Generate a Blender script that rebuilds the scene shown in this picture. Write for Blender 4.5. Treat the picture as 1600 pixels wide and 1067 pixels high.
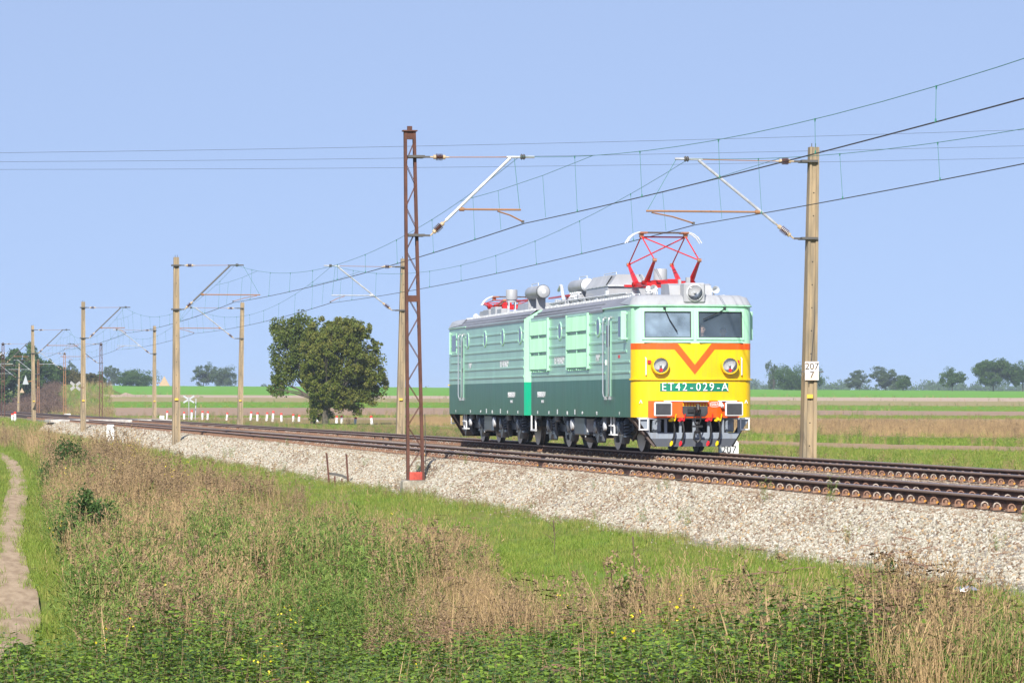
import bpy, math, random
import numpy as np
from mathutils import Vector, Matrix

for _o in list(bpy.data.objects):
    bpy.data.objects.remove(_o, do_unlink=True)
SC = bpy.context.scene
COL = SC.collection
R = math.radians

# ------------------------------------------------------------------ camera, sky, sun, exposure
# world frame: +Y runs along the railway away from the viewer, +X across it, z = 0 is the top of the rails
F_PX, HORIZON, CAM_H, YAW = 5660.0, 630.0, 1.27, R(10.02)
CS, SN = math.cos(YAW), math.sin(YAW)
cam_d = bpy.data.cameras.new('camera')
cam_d.sensor_width = 36.0
cam_d.lens = 36.0 * F_PX / 1600.0
cam_d.shift_y = (HORIZON - 533.5) / 1600.0
cam_d.clip_start = 0.5
cam_d.clip_end = 9000.0
cam = bpy.data.objects.new('camera', cam_d)
cam.location = (0, 0, CAM_H)
cam.rotation_euler = (R(90), 0, -YAW)
COL.objects.link(cam)
SC.camera = cam

SUN_EL, SUN_AZ = R(37), R(20)          # height of the sun; sun stands behind the viewer, left of the line of the track
world = bpy.data.worlds.new('World')
SC.world = world
world.use_nodes = True
wn = world.node_tree
bg = wn.nodes['Background']
sky = wn.nodes.new('ShaderNodeTexSky')
sky.sky_type = 'NISHITA'
sky.sun_disc = False
sky.sun_elevation = SUN_EL
sky.sun_rotation = R(180) + SUN_AZ
sky.altitude = 100.0
sky.air_density = 1.0
sky.dust_density = 0.3
sky.ozone_density = 4.0
# the sky is read a little above the true direction and thinned by an even veil of high haze, the same all round
tc = wn.nodes.new('ShaderNodeTexCoord')
va = wn.nodes.new('ShaderNodeVectorMath'); va.operation = 'ADD'
va.inputs[1].default_value = (0, 0, 0.20)
vn = wn.nodes.new('ShaderNodeVectorMath'); vn.operation = 'NORMALIZE'
veil = wn.nodes.new('ShaderNodeMix'); veil.data_type = 'RGBA'
veil.inputs[0].default_value = 0.30
veil.inputs[7].default_value = (7.0, 7.8, 11.0, 1)
wn.links.new(tc.outputs['Generated'], va.inputs[0])
wn.links.new(va.outputs[0], vn.inputs[0])
wn.links.new(vn.outputs[0], sky.inputs[0])
wn.links.new(sky.outputs[0], veil.inputs[6])
wn.links.new(veil.outputs[2], bg.inputs[0])
bg.inputs[1].default_value = 0.089

sun_d = bpy.data.lights.new('sun', 'SUN')
sun_d.energy = 5.0
sun_d.angle = R(0.53)
sun_d.color = (1.0, 0.945, 0.86)
sun = bpy.data.objects.new('sun', sun_d)
to_sun = Vector((-math.sin(SUN_AZ) * math.cos(SUN_EL), -math.cos(SUN_AZ) * math.cos(SUN_EL), math.sin(SUN_EL)))
sun.rotation_euler = to_sun.to_track_quat('Z', 'Y').to_euler()
sun.location = to_sun * 300
COL.objects.link(sun)

SC.render.engine = 'CYCLES'
SC.view_settings.view_transform = 'Standard'
SC.view_settings.look = 'None'
SC.view_settings.gamma = 1.0
SC.view_settings.use_curve_mapping = False
SC.view_settings.exposure = 0.50
SC.cycles.use_denoising = True
SC.cycles.max_bounces = 6
SC.cycles.diffuse_bounces = 3
SC.cycles.glossy_bounces = 3
SC.cycles.transmission_bounces = 4
SC.cycles.transparent_max_bounces = 12
SC.cycles.volume_bounces = 0
SC.cycles.caustics_reflective = False
SC.cycles.caustics_refractive = False
SC.cycles.sample_clamp_indirect = 4.0

# ------------------------------------------------------------------ measuring helpers
def ground_frame(xc, yc):
    """camera-aligned ground coordinates (right, depth) to world x, y"""
    return xc * CS + yc * SN, -xc * SN + yc * CS

def at(px, py, depth):
    """point seen at photo pixel px, py at a given depth"""
    xc = (px - 800.0) / F_PX * depth
    x, y = ground_frame(xc, depth)
    return Vector((x, y, CAM_H + (HORIZON - py) / F_PX * depth))

def project(x, y, z):
    yc = x * SN + y * CS
    xc = x * CS - y * SN
    return 800.0 + F_PX * xc / yc, HORIZON - F_PX * (z - CAM_H) / yc, yc

# ------------------------------------------------------------------ value noise for numpy
_NR = np.random.RandomState(7)
_NT = _NR.rand(256, 256)
def vnoise(x, y, s=1.0, o=0):
    x = np.asarray(x, float) / s + 17.3 * o + 500.0
    y = np.asarray(y, float) / s + 9.1 * o + 500.0
    xi = np.floor(x).astype(int); yi = np.floor(y).astype(int)
    fx = x - xi; fy = y - yi
    fx = fx * fx * (3 - 2 * fx); fy = fy * fy * (3 - 2 * fy)
    g = lambda a, b: _NT[a % 256, b % 256]
    return (g(xi, yi) * (1 - fx) + g(xi + 1, yi) * fx) * (1 - fy) + (g(xi, yi + 1) * (1 - fx) + g(xi + 1, yi + 1) * fx) * fy
def fnoise(x, y, s=1.0, o=0):
    return (vnoise(x, y, s, o) * 4 + vnoise(x, y, s / 2.1, o + 3) * 2 + vnoise(x, y, s / 4.3, o + 5)) / 7.0
def smooth(a, b, t):
    t = np.clip((np.asarray(t, float) - a) / (b - a), 0, 1)
    return t * t * (3 - 2 * t)

# ------------------------------------------------------------------ materials
MATS = {}
def nd(nt, kind, **kw):
    n = nt.nodes.new(kind)
    for k, v in kw.items():
        setattr(n, k, v)
    return n

def mat(name, col, rough=0.6, metal=0.0, var=0.0, vscale=3.0, bump=0.0, bscale=20.0, col2=None, coat=0.0, spec=0.5, trans=0.0,
        stretch=(1, 1, 1), emit=None):
    """principled material, its colour broken up by noise (towards col2 or lighter / darker) and an optional fine relief"""
    m = bpy.data.materials.new(name)
    m.use_nodes = True
    nt = m.node_tree
    b = nt.nodes['Principled BSDF']
    b.inputs['Base Color'].default_value = (*col, 1)
    b.inputs['Roughness'].default_value = rough
    b.inputs['Metallic'].default_value = metal
    b.inputs['Coat Weight'].default_value = coat
    b.inputs['Coat Roughness'].default_value = 0.06
    b.inputs['Specular IOR Level'].default_value = spec
    if emit:
        b.inputs['Emission Color'].default_value = (*emit[0], 1)
        b.inputs['Emission Strength'].default_value = emit[1]
    if var > 0 or bump > 0:
        geo = nd(nt, 'ShaderNodeNewGeometry')
        mp = nd(nt, 'ShaderNodeMapping')
        mp.inputs['Scale'].default_value = stretch
        nt.links.new(geo.outputs['Position'], mp.inputs['Vector'])
    if var > 0:
        n1 = nd(nt, 'ShaderNodeTexNoise')
        n1.inputs['Scale'].default_value = vscale
        n1.inputs['Detail'].default_value = 6
        n1.inputs['Roughness'].default_value = 0.62
        nt.links.new(mp.outputs[0], n1.inputs['Vector'])
        rp = nd(nt, 'ShaderNodeValToRGB')
        c2 = col2 or tuple(max(0, c * (1 - 0.7 * var)) for c in col)
        c1 = col if col2 else tuple(min(1, c * (1 + 0.45 * var)) for c in col)
        rp.color_ramp.elements[0].position = 0.36
        rp.color_ramp.elements[1].position = 0.64
        rp.color_ramp.elements[0].color = (*c2, 1)
        rp.color_ramp.elements[1].color = (*c1, 1)
        nt.links.new(n1.outputs['Fac'], rp.inputs[0])
        if col2 and var < 1:
            mx = nd(nt, 'ShaderNodeMix', data_type='RGBA')
            mx.inputs[0].default_value = var
            mx.inputs[6].default_value = (*col, 1)
            nt.links.new(rp.outputs[0], mx.inputs[7])
            nt.links.new(mx.outputs[2], b.inputs['Base Color'])
        else:
            nt.links.new(rp.outputs[0], b.inputs['Base Color'])
    if bump > 0:
        n2 = nd(nt, 'ShaderNodeTexNoise')
        n2.inputs['Scale'].default_value = bscale
        n2.inputs['Detail'].default_value = 5
        nt.links.new(mp.outputs[0], n2.inputs['Vector'])
        bp = nd(nt, 'ShaderNodeBump')
        bp.inputs['Strength'].default_value = min(1.0, bump)
        bp.inputs['Distance'].default_value = 0.02 * max(1.0, bump)
        nt.links.new(n2.outputs['Fac'], bp.inputs['Height'])
        nt.links.new(bp.outputs[0], b.inputs['Normal'])
    MATS[name] = m
    return m

def leaf_mat(name, c1, c2, translucent=0.35, rough=0.6, spec=0.25):
    """foliage: colour between c1 and c2 by the plant's own tint and by the leaf, part of the light passes through"""
    m = bpy.data.materials.new(name)
    m.use_nodes = True
    nt = m.node_tree
    b = nt.nodes['Principled BSDF']
    out = nt.nodes['Material Output']
    at_ = nd(nt, 'ShaderNodeAttribute', attribute_type='INSTANCER', attribute_name='tint')
    at2 = nd(nt, 'ShaderNodeAttribute', attribute_type='GEOMETRY', attribute_name='leaf')
    ad = nd(nt, 'ShaderNodeMath', operation='ADD', use_clamp=True)
    nt.links.new(at_.outputs['Fac'], ad.inputs[0])
    nt.links.new(at2.outputs['Fac'], ad.inputs[1])
    mx = nd(nt, 'ShaderNodeMix', data_type='RGBA')
    mx.inputs[6].default_value = (*c1, 1)
    mx.inputs[7].default_value = (*c2, 1)
    nt.links.new(ad.outputs[0], mx.inputs[0])
    nt.links.new(mx.outputs[2], b.inputs['Base Color'])
    b.inputs['Roughness'].default_value = rough
    b.inputs['Specular IOR Level'].default_value = spec
    tr = nd(nt, 'ShaderNodeBsdfTranslucent')
    nt.links.new(mx.outputs[2], tr.inputs[0])
    ms = nd(nt, 'ShaderNodeMixShader')
    ms.inputs[0].default_value = translucent
    nt.links.new(b.outputs[0], ms.inputs[1])
    nt.links.new(tr.outputs[0], ms.inputs[2])
    nt.links.new(ms.outputs[0], out.inputs['Surface'])
    MATS[name] = m
    return m

# ------------------------------------------------------------------ mesh helpers
class MB:
    """collects shapes and links them as ONE mesh object"""
    def __init__(self):
        self.v = []; self.f = []; self.m = []; self.cur = 0
    def add(self, vs, fs):
        k = len(self.v)
        self.v += [tuple(p) for p in vs]
        self.f += [tuple(k + i for i in f) for f in fs]
        self.m += [self.cur] * len(fs)
        return self
    def box(self, c, s, rz=0.0, taper=1.0, rx=0.0):
        x, y, z = (k / 2 for k in s)
        vs = []
        for sz in (-1, 1):
            t = taper if sz > 0 else 1.0
            for sx, sy in ((-1, -1), (1, -1), (1, 1), (-1, 1)):
                vs.append(Vector((sx * x * t, sy * y * t, sz * z)))
        M = Matrix.Translation(c) @ Matrix.Rotation(rz, 4, 'Z') @ Matrix.Rotation(rx, 4, 'X')
        return self.add([M @ p for p in vs], [(0, 3, 2, 1), (4, 5, 6, 7), (0, 1, 5, 4), (1, 2, 6, 5), (2, 3, 7, 6), (3, 0, 4, 7)])
    def bevbox(self, c, s, b=0.02):
        """box with its edges chamfered"""
        x, y, z = (k / 2 for k in s)
        b = min(b, x * .9, y * .9, z * .9)
        vs = []; idx = {}
        for sx in (-1, 1):
            for sy in (-1, 1):
                for sz in (-1, 1):
                    for a in range(3):
                        p = [sx * (x - b), sy * (y - b), sz * (z - b)]
                        p[a] = (sx * x, sy * y, sz * z)[a]
                        idx[(sx, sy, sz, a)] = len(vs)
                        vs.append((p[0] + c[0], p[1] + c[1], p[2] + c[2]))
        fs = []
        S = (-1, 1)
        for s in S:
            fs.append([idx[(s, a, d, 0)] for a, d in ((-1, -1), (1, -1), (1, 1), (-1, 1))][::s])
            fs.append([idx[(a, s, d, 1)] for a, d in ((-1, -1), (-1, 1), (1, 1), (1, -1))][::s])
            fs.append([idx[(a, d, s, 2)] for a, d in ((-1, -1), (1, -1), (1, 1), (-1, 1))][::s])
        for s in S:
            for t in S:
                fs.append([idx[(s, t, -1, 0)], idx[(s, t, 1, 0)], idx[(s, t, 1, 1)], idx[(s, t, -1, 1)]])
                fs.append([idx[(s, -1, t, 0)], idx[(s, 1, t, 0)], idx[(s, 1, t, 2)], idx[(s, -1, t, 2)]])
                fs.append([idx[(-1, s, t, 1)], idx[(1, s, t, 1)], idx[(1, s, t, 2)], idx[(-1, s, t, 2)]])
                for u in S:
                    fs.append([idx[(s, t, u, 0)], idx[(s, t, u, 1)], idx[(s, t, u, 2)]])
        return self.add(vs, fs)
    def tube(self, pts, r, n=6, cap=True):
        """round bar along a list of points; r one number or one per point"""
        pts = [Vector(p) for p in pts]
        rs = [r] * len(pts) if isinstance(r, (int, float)) else list(r)
        vs = []; fs = []
        prev = None
        for i, p in enumerate(pts):
            d = (pts[min(i + 1, len(pts) - 1)] - pts[max(i - 1, 0)])
            if d.length < 1e-9: d = Vector((0, 0, 1))
            d.normalize()
            if prev is None:
                up = Vector((0, 0, 1)) if abs(d.z) < 0.9 else Vector((1, 0, 0))
                a = d.cross(up).normalized()
            else:
                a = prev - d * prev.dot(d)
                a = a.normalized() if a.length > 1e-6 else d.orthogonal().normalized()
            prev = a
            b = d.cross(a)
            for k in range(n):
                t = 2 * math.pi * k / n
                vs.append(p + (a * math.cos(t) + b * math.sin(t)) * rs[i])
        for i in range(len(pts) - 1):
            for k in range(n):
                k2 = (k + 1) % n
                fs.append((i * n + k, i * n + k2, (i + 1) * n + k2, (i + 1) * n + k))
        if cap:
            fs.append(tuple(range(n))[::-1])
            fs.append(tuple((len(pts) - 1) * n + k for k in range(n)))
        return self.add(vs, fs)
    def bar(self, p0, p1, w, h, up=(0, 0, 1)):
        """rectangular bar from p0 to p1, w across, h along 'up'"""
        p0, p1 = Vector(p0), Vector(p1)
        d = (p1 - p0).normalized()
        u = Vector(up)
        a = d.cross(u)
        if a.length < 1e-6: a = d.cross(Vector((1, 0, 0)))
        a.normalize()
        b = a.cross(d)
        vs = []
        for p in (p0, p1):
            for i, j in ((-1, -1), (1, -1), (1, 1), (-1, 1)):
                vs.append(p + a * (i * w / 2) + b * (j * h / 2))
        return self.add(vs, [(0, 1, 2, 3), (4, 7, 6, 5), (0, 4, 5, 1), (1, 5, 6, 2), (2, 6, 7, 3), (3, 7, 4, 0)])
    def lathe(self, c, axis, prof, n=16, cap=True):
        """prof: list of (distance along axis, radius)"""
        c = Vector(c); d = Vector(axis).normalized()
        a = d.orthogonal().normalized(); b = d.cross(a)
        vs = []; fs = []
        for t, r in prof:
            for k in range(n):
                q = 2 * math.pi * k / n
                vs.append(c + d * t + (a * math.cos(q) + b * math.sin(q)) * max(r, 1e-4))
        for i in range(len(prof) - 1):
            for k in range(n):
                k2 = (k + 1) % n
                fs.append((i * n + k, i * n + k2, (i + 1) * n + k2, (i + 1) * n + k))
        if cap:
            fs.append(tuple(range(n))[::-1])
            fs.append(tuple((len(prof) - 1) * n + k for k in range(n)))
        return self.add(vs, fs)
    def prism(self, poly, axis, a0, a1):
        """polygon (2 coordinates in the other two axes, x-y-z order) pushed along axis 0/1/2 from a0 to a1"""
        n = len(poly)
        def pt(p, t):
            q = list(p); q.insert(axis, t); return tuple(q)
        vs = [pt(p, a0) for p in poly] + [pt(p, a1) for p in poly]
        fs = [tuple(range(n)), tuple(range(n, 2 * n))[::-1]]
        for k in range(n):
            k2 = (k + 1) % n
            fs.append((k, k + n, k2 + n, k2))
        return self.add(vs, fs)
    def build(self, name, mats, parent=None, smooth=False, rot180=None, link=True, fix=True):
        me = bpy.data.meshes.new(name)
        vs = self.v
        if rot180 is not None:
            vs = [(-x, rot180 - y, z) for x, y, z in vs]
        me.from_pydata(vs, [], self.f)
        ms = mats if isinstance(mats, (list, tuple)) else [mats]
        for m in ms:
            me.materials.append(MATS[m] if isinstance(m, str) else m)
        if len(ms) > 1:
            me.polygons.foreach_set('material_index', self.m)
        if smooth:
            me.polygons.foreach_set('use_smooth', [True] * len(me.polygons))
            if smooth != 'all':
                me.set_sharp_from_angle(angle=R(38))
        if fix:
            import bmesh
            bm = bmesh.new(); bm.from_mesh(me)
            bmesh.ops.recalc_face_normals(bm, faces=bm.faces)
            bm.to_mesh(me); bm.free()
        me.update()
        o = bpy.data.objects.new(name, me)
        if parent: o.parent = parent
        if link: COL.objects.link(o)
        return o

def np_mesh(name, verts, faces, mats, parent=None, fmat=None, smooth=False, link=True, attr=None):
    """big mesh from numpy arrays: faces is (n, 3) or (n, 4)"""
    me = bpy.data.meshes.new(name)
    verts = np.asarray(verts, np.float32); faces = np.asarray(faces, np.int32)
    nf, k = faces.shape
    me.vertices.add(len(verts)); me.vertices.foreach_set('co', verts.ravel())
    me.loops.add(nf * k); me.loops.foreach_set('vertex_index', faces.ravel())
    me.polygons.add(nf)
    me.polygons.foreach_set('loop_start', np.arange(0, nf * k, k, dtype=np.int32))
    me.polygons.foreach_set('loop_total', np.full(nf, k, np.int32))
    for m in (mats if isinstance(mats, (list, tuple)) else [mats]):
        me.materials.append(MATS[m] if isinstance(m, str) else m)
    if fmat is not None: me.polygons.foreach_set('material_index', np.asarray(fmat, np.int32))
    if smooth: me.polygons.foreach_set('use_smooth', np.ones(nf, bool))
    if attr is not None:
        a = me.attributes.new('leaf', 'FLOAT', 'POINT')
        a.data.foreach_set('value', np.asarray(attr, np.float32))
    me.update(); me.validate()
    o = bpy.data.objects.new(name, me)
    if parent: o.parent = parent
    if link: COL.objects.link(o)
    return o

def tag(o, label=None, cat=None, group=None, kind=None):
    if label: o['label'] = label
    if cat: o['category'] = cat
    if group: o['group'] = group
    if kind: o['kind'] = kind
    return o
def thing(name, loc, label, cat, group=None, rz=0.0, kind=None):
    o = bpy.data.objects.new(name, None)
    o.empty_display_size = 0.3
    o.location = loc; o.rotation_euler = (0, 0, rz)
    COL.objects.link(o)
    return tag(o, label, cat, group, kind)
def piece(name, me, parent, loc=(0, 0, 0), rz=0.0):
    o = bpy.data.objects.new(name, me)
    o.location = loc; o.rotation_euler = (0, 0, rz); o.parent = parent
    COL.objects.link(o)
    return o
def text(s, size, name, m, parent, M, depth=0.002, sx=1.0, rot180=None, bold=0.0):
    """raised lettering as a mesh part; M places its x-y plane"""
    cu = bpy.data.curves.new(name, 'FONT')
    cu.body = s; cu.size = size; cu.align_x = 'CENTER'; cu.align_y = 'CENTER'; cu.extrude = depth
    cu.resolution_u = 3
    cu.offset = bold
    t = bpy.data.objects.new(name + '_tmp', cu)
    COL.objects.link(t)
    dg = bpy.context.evaluated_depsgraph_get()
    me = bpy.data.meshes.new_from_object(t.evaluated_get(dg))
    bpy.data.objects.remove(t, do_unlink=True)
    me.transform(M @ Matrix.Diagonal((sx, 1, 1, 1)))
    if rot180 is not None:
        me.transform(Matrix.Translation((0, rot180, 0)) @ Matrix.Rotation(math.pi, 4, 'Z'))
    me.materials.clear(); me.materials.append(MATS[m])
    me.name = name
    o = bpy.data.objects.new(name, me); o.parent = parent
    COL.objects.link(o)
    return o

# ------------------------------------------------------------------ scattering (grass, gravel: what nobody could count)
def scatter(name, pts, rot, scl, idx, tint, protos, label, cat, kind='stuff'):
    """one object: copies of a few small meshes on given points (geometry nodes)"""
    pc = bpy.data.collections.new(name + '_source')
    for i, p in enumerate(protos):
        p.name = '%s_source_%02d' % (name, i)
        pc.objects.link(p)
    n = len(pts)
    me = bpy.data.meshes.new(name)
    me.vertices.add(n); me.vertices.foreach_set('co', np.asarray(pts, np.float32).ravel())
    for nm, ty, key, arr in (('rot', 'FLOAT_VECTOR', 'vector', rot), ('scl', 'FLOAT_VECTOR', 'vector', scl),
                             ('pick', 'INT', 'value', idx), ('tint', 'FLOAT', 'value', tint)):
        a = me.attributes.new(nm, ty, 'POINT')
        a.data.foreach_set(key, np.asarray(arr, np.int32 if ty == 'INT' else np.float32).ravel())
    o = bpy.data.objects.new(name, me)
    COL.objects.link(o)
    ng = bpy.data.node_groups.new(name + '_scatter', 'GeometryNodeTree')
    ng.interface.new_socket('Geometry', in_out='INPUT', socket_type='NodeSocketGeometry')
    ng.interface.new_socket('Geometry', in_out='OUTPUT', socket_type='NodeSocketGeometry')
    gi = ng.nodes.new('NodeGroupInput'); go = ng.nodes.new('NodeGroupOutput')
    ip = ng.nodes.new('GeometryNodeInstanceOnPoints')
    ci = ng.nodes.new('GeometryNodeCollectionInfo')
    ci.inputs['Collection'].default_value = pc
    ci.inputs['Separate Children'].default_value = True
    ci.inputs['Reset Children'].default_value = True
    def na(nm, ty):
        q = ng.nodes.new('GeometryNodeInputNamedAttribute'); q.data_type = ty; q.inputs['Name'].default_value = nm
        return q.outputs['Attribute']
    L = ng.links.new
    L(gi.outputs[0], ip.inputs['Points']); L(ci.outputs[0], ip.inputs['Instance'])
    ip.inputs['Pick Instance'].default_value = True
    L(na('pick', 'INT'), ip.inputs['Instance Index'])
    L(na('rot', 'FLOAT_VECTOR'), ip.inputs['Rotation'])
    L(na('scl', 'FLOAT_VECTOR'), ip.inputs['Scale'])
    L(ip.outputs[0], go.inputs[0])
    md = o.modifiers.new('scatter', 'NODES'); md.node_group = ng
    return tag(o, label, cat, None, kind)
# ------------------------------------------------------------------ materials of the setting
mat('soil_grass', (0.055, 0.07, 0.022), 0.9, var=1.0, col2=(0.085, 0.065, 0.035), vscale=0.9, bump=0.8, bscale=9, spec=0.1)  # soil colour darkened to paint the shade in gaps between the stalks
mat('meadow', (0.12, 0.195, 0.026), 0.9, var=0.8, col2=(0.19, 0.175, 0.055), vscale=0.35, bump=1.0, bscale=5, spec=0.1)
mat('path_earth', (0.43, 0.325, 0.215), 0.95, var=1.0, col2=(0.29, 0.21, 0.135), vscale=2.2, bump=0.4, bscale=9, spec=0.1, stretch=(2.5, 0.35, 1))
mat('ballast_bed', (0.36, 0.32, 0.27), 0.9, var=1.0, col2=(0.15, 0.125, 0.10), vscale=14, bump=1.6, bscale=16, spec=0.2)
mat('ballast_brown', (0.30, 0.22, 0.15), 0.9, var=1.0, col2=(0.15, 0.10, 0.07), vscale=9, bump=1.6, bscale=16, spec=0.2)
mat('rail_rust', (0.062, 0.029, 0.018), 0.75, var=0.9, vscale=6, bump=0.3, bscale=60, spec=0.3)
mat('rail_head', (0.30, 0.215, 0.165), 0.55, metal=0.25, var=0.3, vscale=4, stretch=(8, 0.6, 8))
mat('rail_top', (0.42, 0.43, 0.47), 0.25, metal=0.9)
mat('clip_rust', (0.21, 0.105, 0.065), 0.8, var=1.0, vscale=25, col2=(0.30, 0.19, 0.13))
mat('clip_pale', (0.40, 0.33, 0.27), 0.7, var=0.9, vscale=25)
mat('clip_yellow', (0.62, 0.30, 0.05), 0.6, var=0.5, vscale=30)
mat('sleeper_concrete', (0.28, 0.22, 0.17), 0.9, var=0.8, vscale=6, bump=0.4)
mat('crossing_slab', (0.50, 0.47, 0.42), 0.85, var=0.6, vscale=2)
for _n, _c, _c2, _s, _st in (
        ('crop_green', (0.115, 0.31, 0.028), (0.16, 0.31, 0.05), 0.18, (1, 1, 1)),
        ('crop_green_deep', (0.085, 0.28, 0.025), (0.15, 0.28, 0.04), 0.25, (1, 1, 1)),
        ('field_pink', (0.47, 0.355, 0.265), (0.41, 0.31, 0.23), 0.12, (1, 1, 1)),
        ('field_tan', (0.27, 0.255, 0.105), (0.32, 0.25, 0.13), 0.10, (1, 1, 1)),
        ('field_brown', (0.34, 0.235, 0.16), (0.29, 0.205, 0.145), 0.3, (1, 1, 1)),
        ('field_rose', (0.34, 0.24, 0.165), (0.28, 0.21, 0.11), 0.5, (1, 1, 1)),
        ('field_straw', (0.26, 0.20, 0.085), (0.20, 0.17, 0.07), 0.4, (1, 1, 1)),
        ('field_verge', (0.13, 0.23, 0.035), (0.24, 0.23, 0.07), 0.5, (1, 1, 1))):
    mat(_n, _c, 0.95, var=1.0, col2=_c2, vscale=_s, bump=1.2, bscale=2.5, spec=0.05, stretch=_st)

# ------------------------------------------------------------------ the lie of the land
NEAR_T, FAR_T = 15.95, 20.80          # centre lines of the two tracks
_PV = [-900, -140, -60, -18, 0, 5.0, 7.8, 9.8, 12.6, 13.2, 24.0]
_PZ = [9.0, 3.6, 1.2, -1.8, -2.08, -2.0, -1.55, -1.12, -0.93, -1.0, -1.05]  # rise at the far left is unseen, added for the locomotive side's reflection
_GY = [0, 280, 300, 400, 500, 620, 780, 950, 1100, 1250, 1800, 3400]
_GZ = [-.78, -.72, -.60, -.14, .39, 1.27, 2.65, 4.3, 5.93, 6.3, 2.0, -1.0]
def ground_z(x, y):
    x = np.asarray(x, float); y = np.asarray(y, float)
    yc = x * SN + y * CS; xc = x * CS - y * SN
    near = np.interp(x, _PV, _PZ)
    lb = 1.5 + 0.03 * np.clip(y, 0, 220)                    # the path stays clear of the humps
    near = near + (vnoise(x, y, 3.4, 1) - 0.5) * 0.34 * smooth(12.4, 9.0, x) * smooth(lb + .8, lb + 2.6, x) + (vnoise(x, y, 7.0, 21) - 0.5) * 0.9 * smooth(9.6, 7.6, x) * smooth(lb + .8, lb + 2.6, x) + (vnoise(x, y, 24.0, 2) - 0.5) * 0.10 * smooth(9, 4, x)
    near = near + 0.75 * smooth(210, 300, y) * smooth(9.5, 5.5, x) * smooth(-40, 0, x)
    near = near + smooth(284, 296, y) * np.interp(x, [4, 8, 12, 14.2, 15], [0, .25, .60, .70, .5])
    rise = np.interp(yc, _GY, _GZ) + 0.78
    tilt = -0.006 * xc * np.clip((yc - 300) / 800, 0, 1)
    far = -0.78 + (rise + tilt) * smooth(26, 60, x)
    far = far + 4.6 * np.exp(-((x - 40) / 9.0) ** 2) * smooth(560, 720, y) * smooth(1500, 900, y)
    far = far + (fnoise(x, y, 9.0, 4) - .5) * 0.10
    k = smooth(19.0, 23.5, x)
    return near * (1 - k) + far * k

# ------------------------------------------------------------------ line of the footpath at the left
_pp = [(-60, 699, 9), (-12, 705, 10), (6, 712, 13), (18, 722, 16), (27, 740, 20), (27, 765, 27), (22, 790, 33), (16, 820, 38), (14, 850, 43), (18, 885, 47),
       (24, 920, 52), (29, 950, 57), (29, 980, 60), (22, 1010, 66), (8, 1050, 78), (-10, 1100, 92)]
PATH = []
for px, py, w in _pp:
    d = 3.32 * F_PX / (py - HORIZON)
    for _ in range(30):
        q = at(px, py, d)
        d += 0.7 * ((CAM_H - float(ground_z(q.x, q.y))) * F_PX / (py - HORIZON) - d)
    q = at(px, py, d)
    PATH.append((q.x, q.y, w / F_PX * d * 0.46))
PATH = np.array(PATH)
_t = np.linspace(0, len(PATH) - 1, 160)
PXI = np.stack([np.interp(_t, np.arange(len(PATH)), PATH[:, k]) for k in range(3)], 1)
for k in range(3): PXI[4:-4, k] = np.convolve(PXI[:, k], np.ones(9) / 9, 'valid')
def path_dist(x, y):
    """distance from the edge of the footpath, which runs roughly along y"""
    o_ = np.argsort(PXI[:, 1]); yy = PXI[o_, 1]
    d = np.abs(x - np.interp(y, yy, PXI[o_, 0])) - np.interp(y, yy, PXI[o_, 2])
    return d + 3.0 * np.maximum(0, np.maximum(yy[0] - y, y - yy[-1]))

# columns and rows of the ground sheet, fine where the picture looks
_gx = np.unique(np.concatenate([-np.geomspace(2100, 14, 26), np.arange(-13, 26.5, 0.65), 26 + np.geomspace(0.8, 2700, 60)]))
_gy = np.unique(np.concatenate([-np.geomspace(400, 3, 12), np.arange(0, 26, 3), np.arange(26, 130, 1.0), np.geomspace(130, 3700, 130)]))
_X, _Y = np.meshgrid(_gx, _gy, indexing='ij')
_Z = ground_z(_X, _Y)
_yc = _X * SN + _Y * CS
# under the field strips the sheet is set lower, the strips are the ground there
_px = 800 + F_PX * (_X * CS - _Y * SN) / np.maximum(_yc, 1)
_Z = _Z - 0.35 * ((_X > 29) & (_yc > 60) & (_yc < 1150) & (_px > 175) & (_px < 2050))
_Z = _Z - 0.10 * smooth(1.2, 0.4, path_dist(_X, _Y))
_V = np.stack([_X, _Y, _Z], -1).reshape(-1, 3)
_ny = len(_gy)
_I = (np.arange(len(_gx) - 1)[:, None] * _ny + np.arange(_ny - 1)[None]).ravel()
ground = np_mesh('ground', _V, np.stack([_I, _I + _ny, _I + _ny + 1, _I + 1], 1), ['meadow', 'soil_grass'], smooth=True,
                 fmat=((_V[_I, 0] > 3.5) & (_V[_I, 0] < 7.9) & (_V[_I, 1] < 330)).astype(int))
tag(ground, 'grass covered ground on both sides of the railway', 'ground', kind='structure')

# ------------------------------------------------------------------ fields: strips of crop and ploughed soil beyond the tracks
_cols = np.concatenate([np.arange(160, 620, 12), np.arange(620, 2080, 20)]).astype(float)
_bk = [150, 800, 1400, 2000]
_bounds = [[603, 604, 609, 612], [616.5, 619, 621, 623], [620, 623.5, 626.6, 628.5], [628, 629.5, 634.5, 637], [637, 637.5, 642, 645],
           [651, 649.6, 649.9, 651], [652.5, 653, 655, 656], [653.5, 658, 662, 664], [656, 668, 683, 690], [657, 671, 686, 694],
           [659, 680, 696, 706], [660, 684, 704.5, 715]]
_smp = np.geomspace(62, 1110, 900)
_edge = []
for px in _cols:
    x, y = ground_frame((px - 800) / F_PX * _smp, _smp)
    z = ground_z(x, y)
    py = HORIZON - F_PX * (z - CAM_H) / _smp
    py = np.maximum.accumulate(py[::-1])[::-1]
    y0 = np.interp(27.0, x, _smp)                          # first depth beyond the ballast
    row = [1108.0]
    for b in _bounds[1:]:
        t = np.interp(px, _bk, b)
        d = np.interp(t, py[::-1], _smp[::-1])
        row.append(max(d, y0))
    row.append(y0)
    for i in range(1, len(row)): row[i] = min(row[i], row[i - 1])
    _edge.append(row)
_edge = np.array(_edge)
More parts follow.
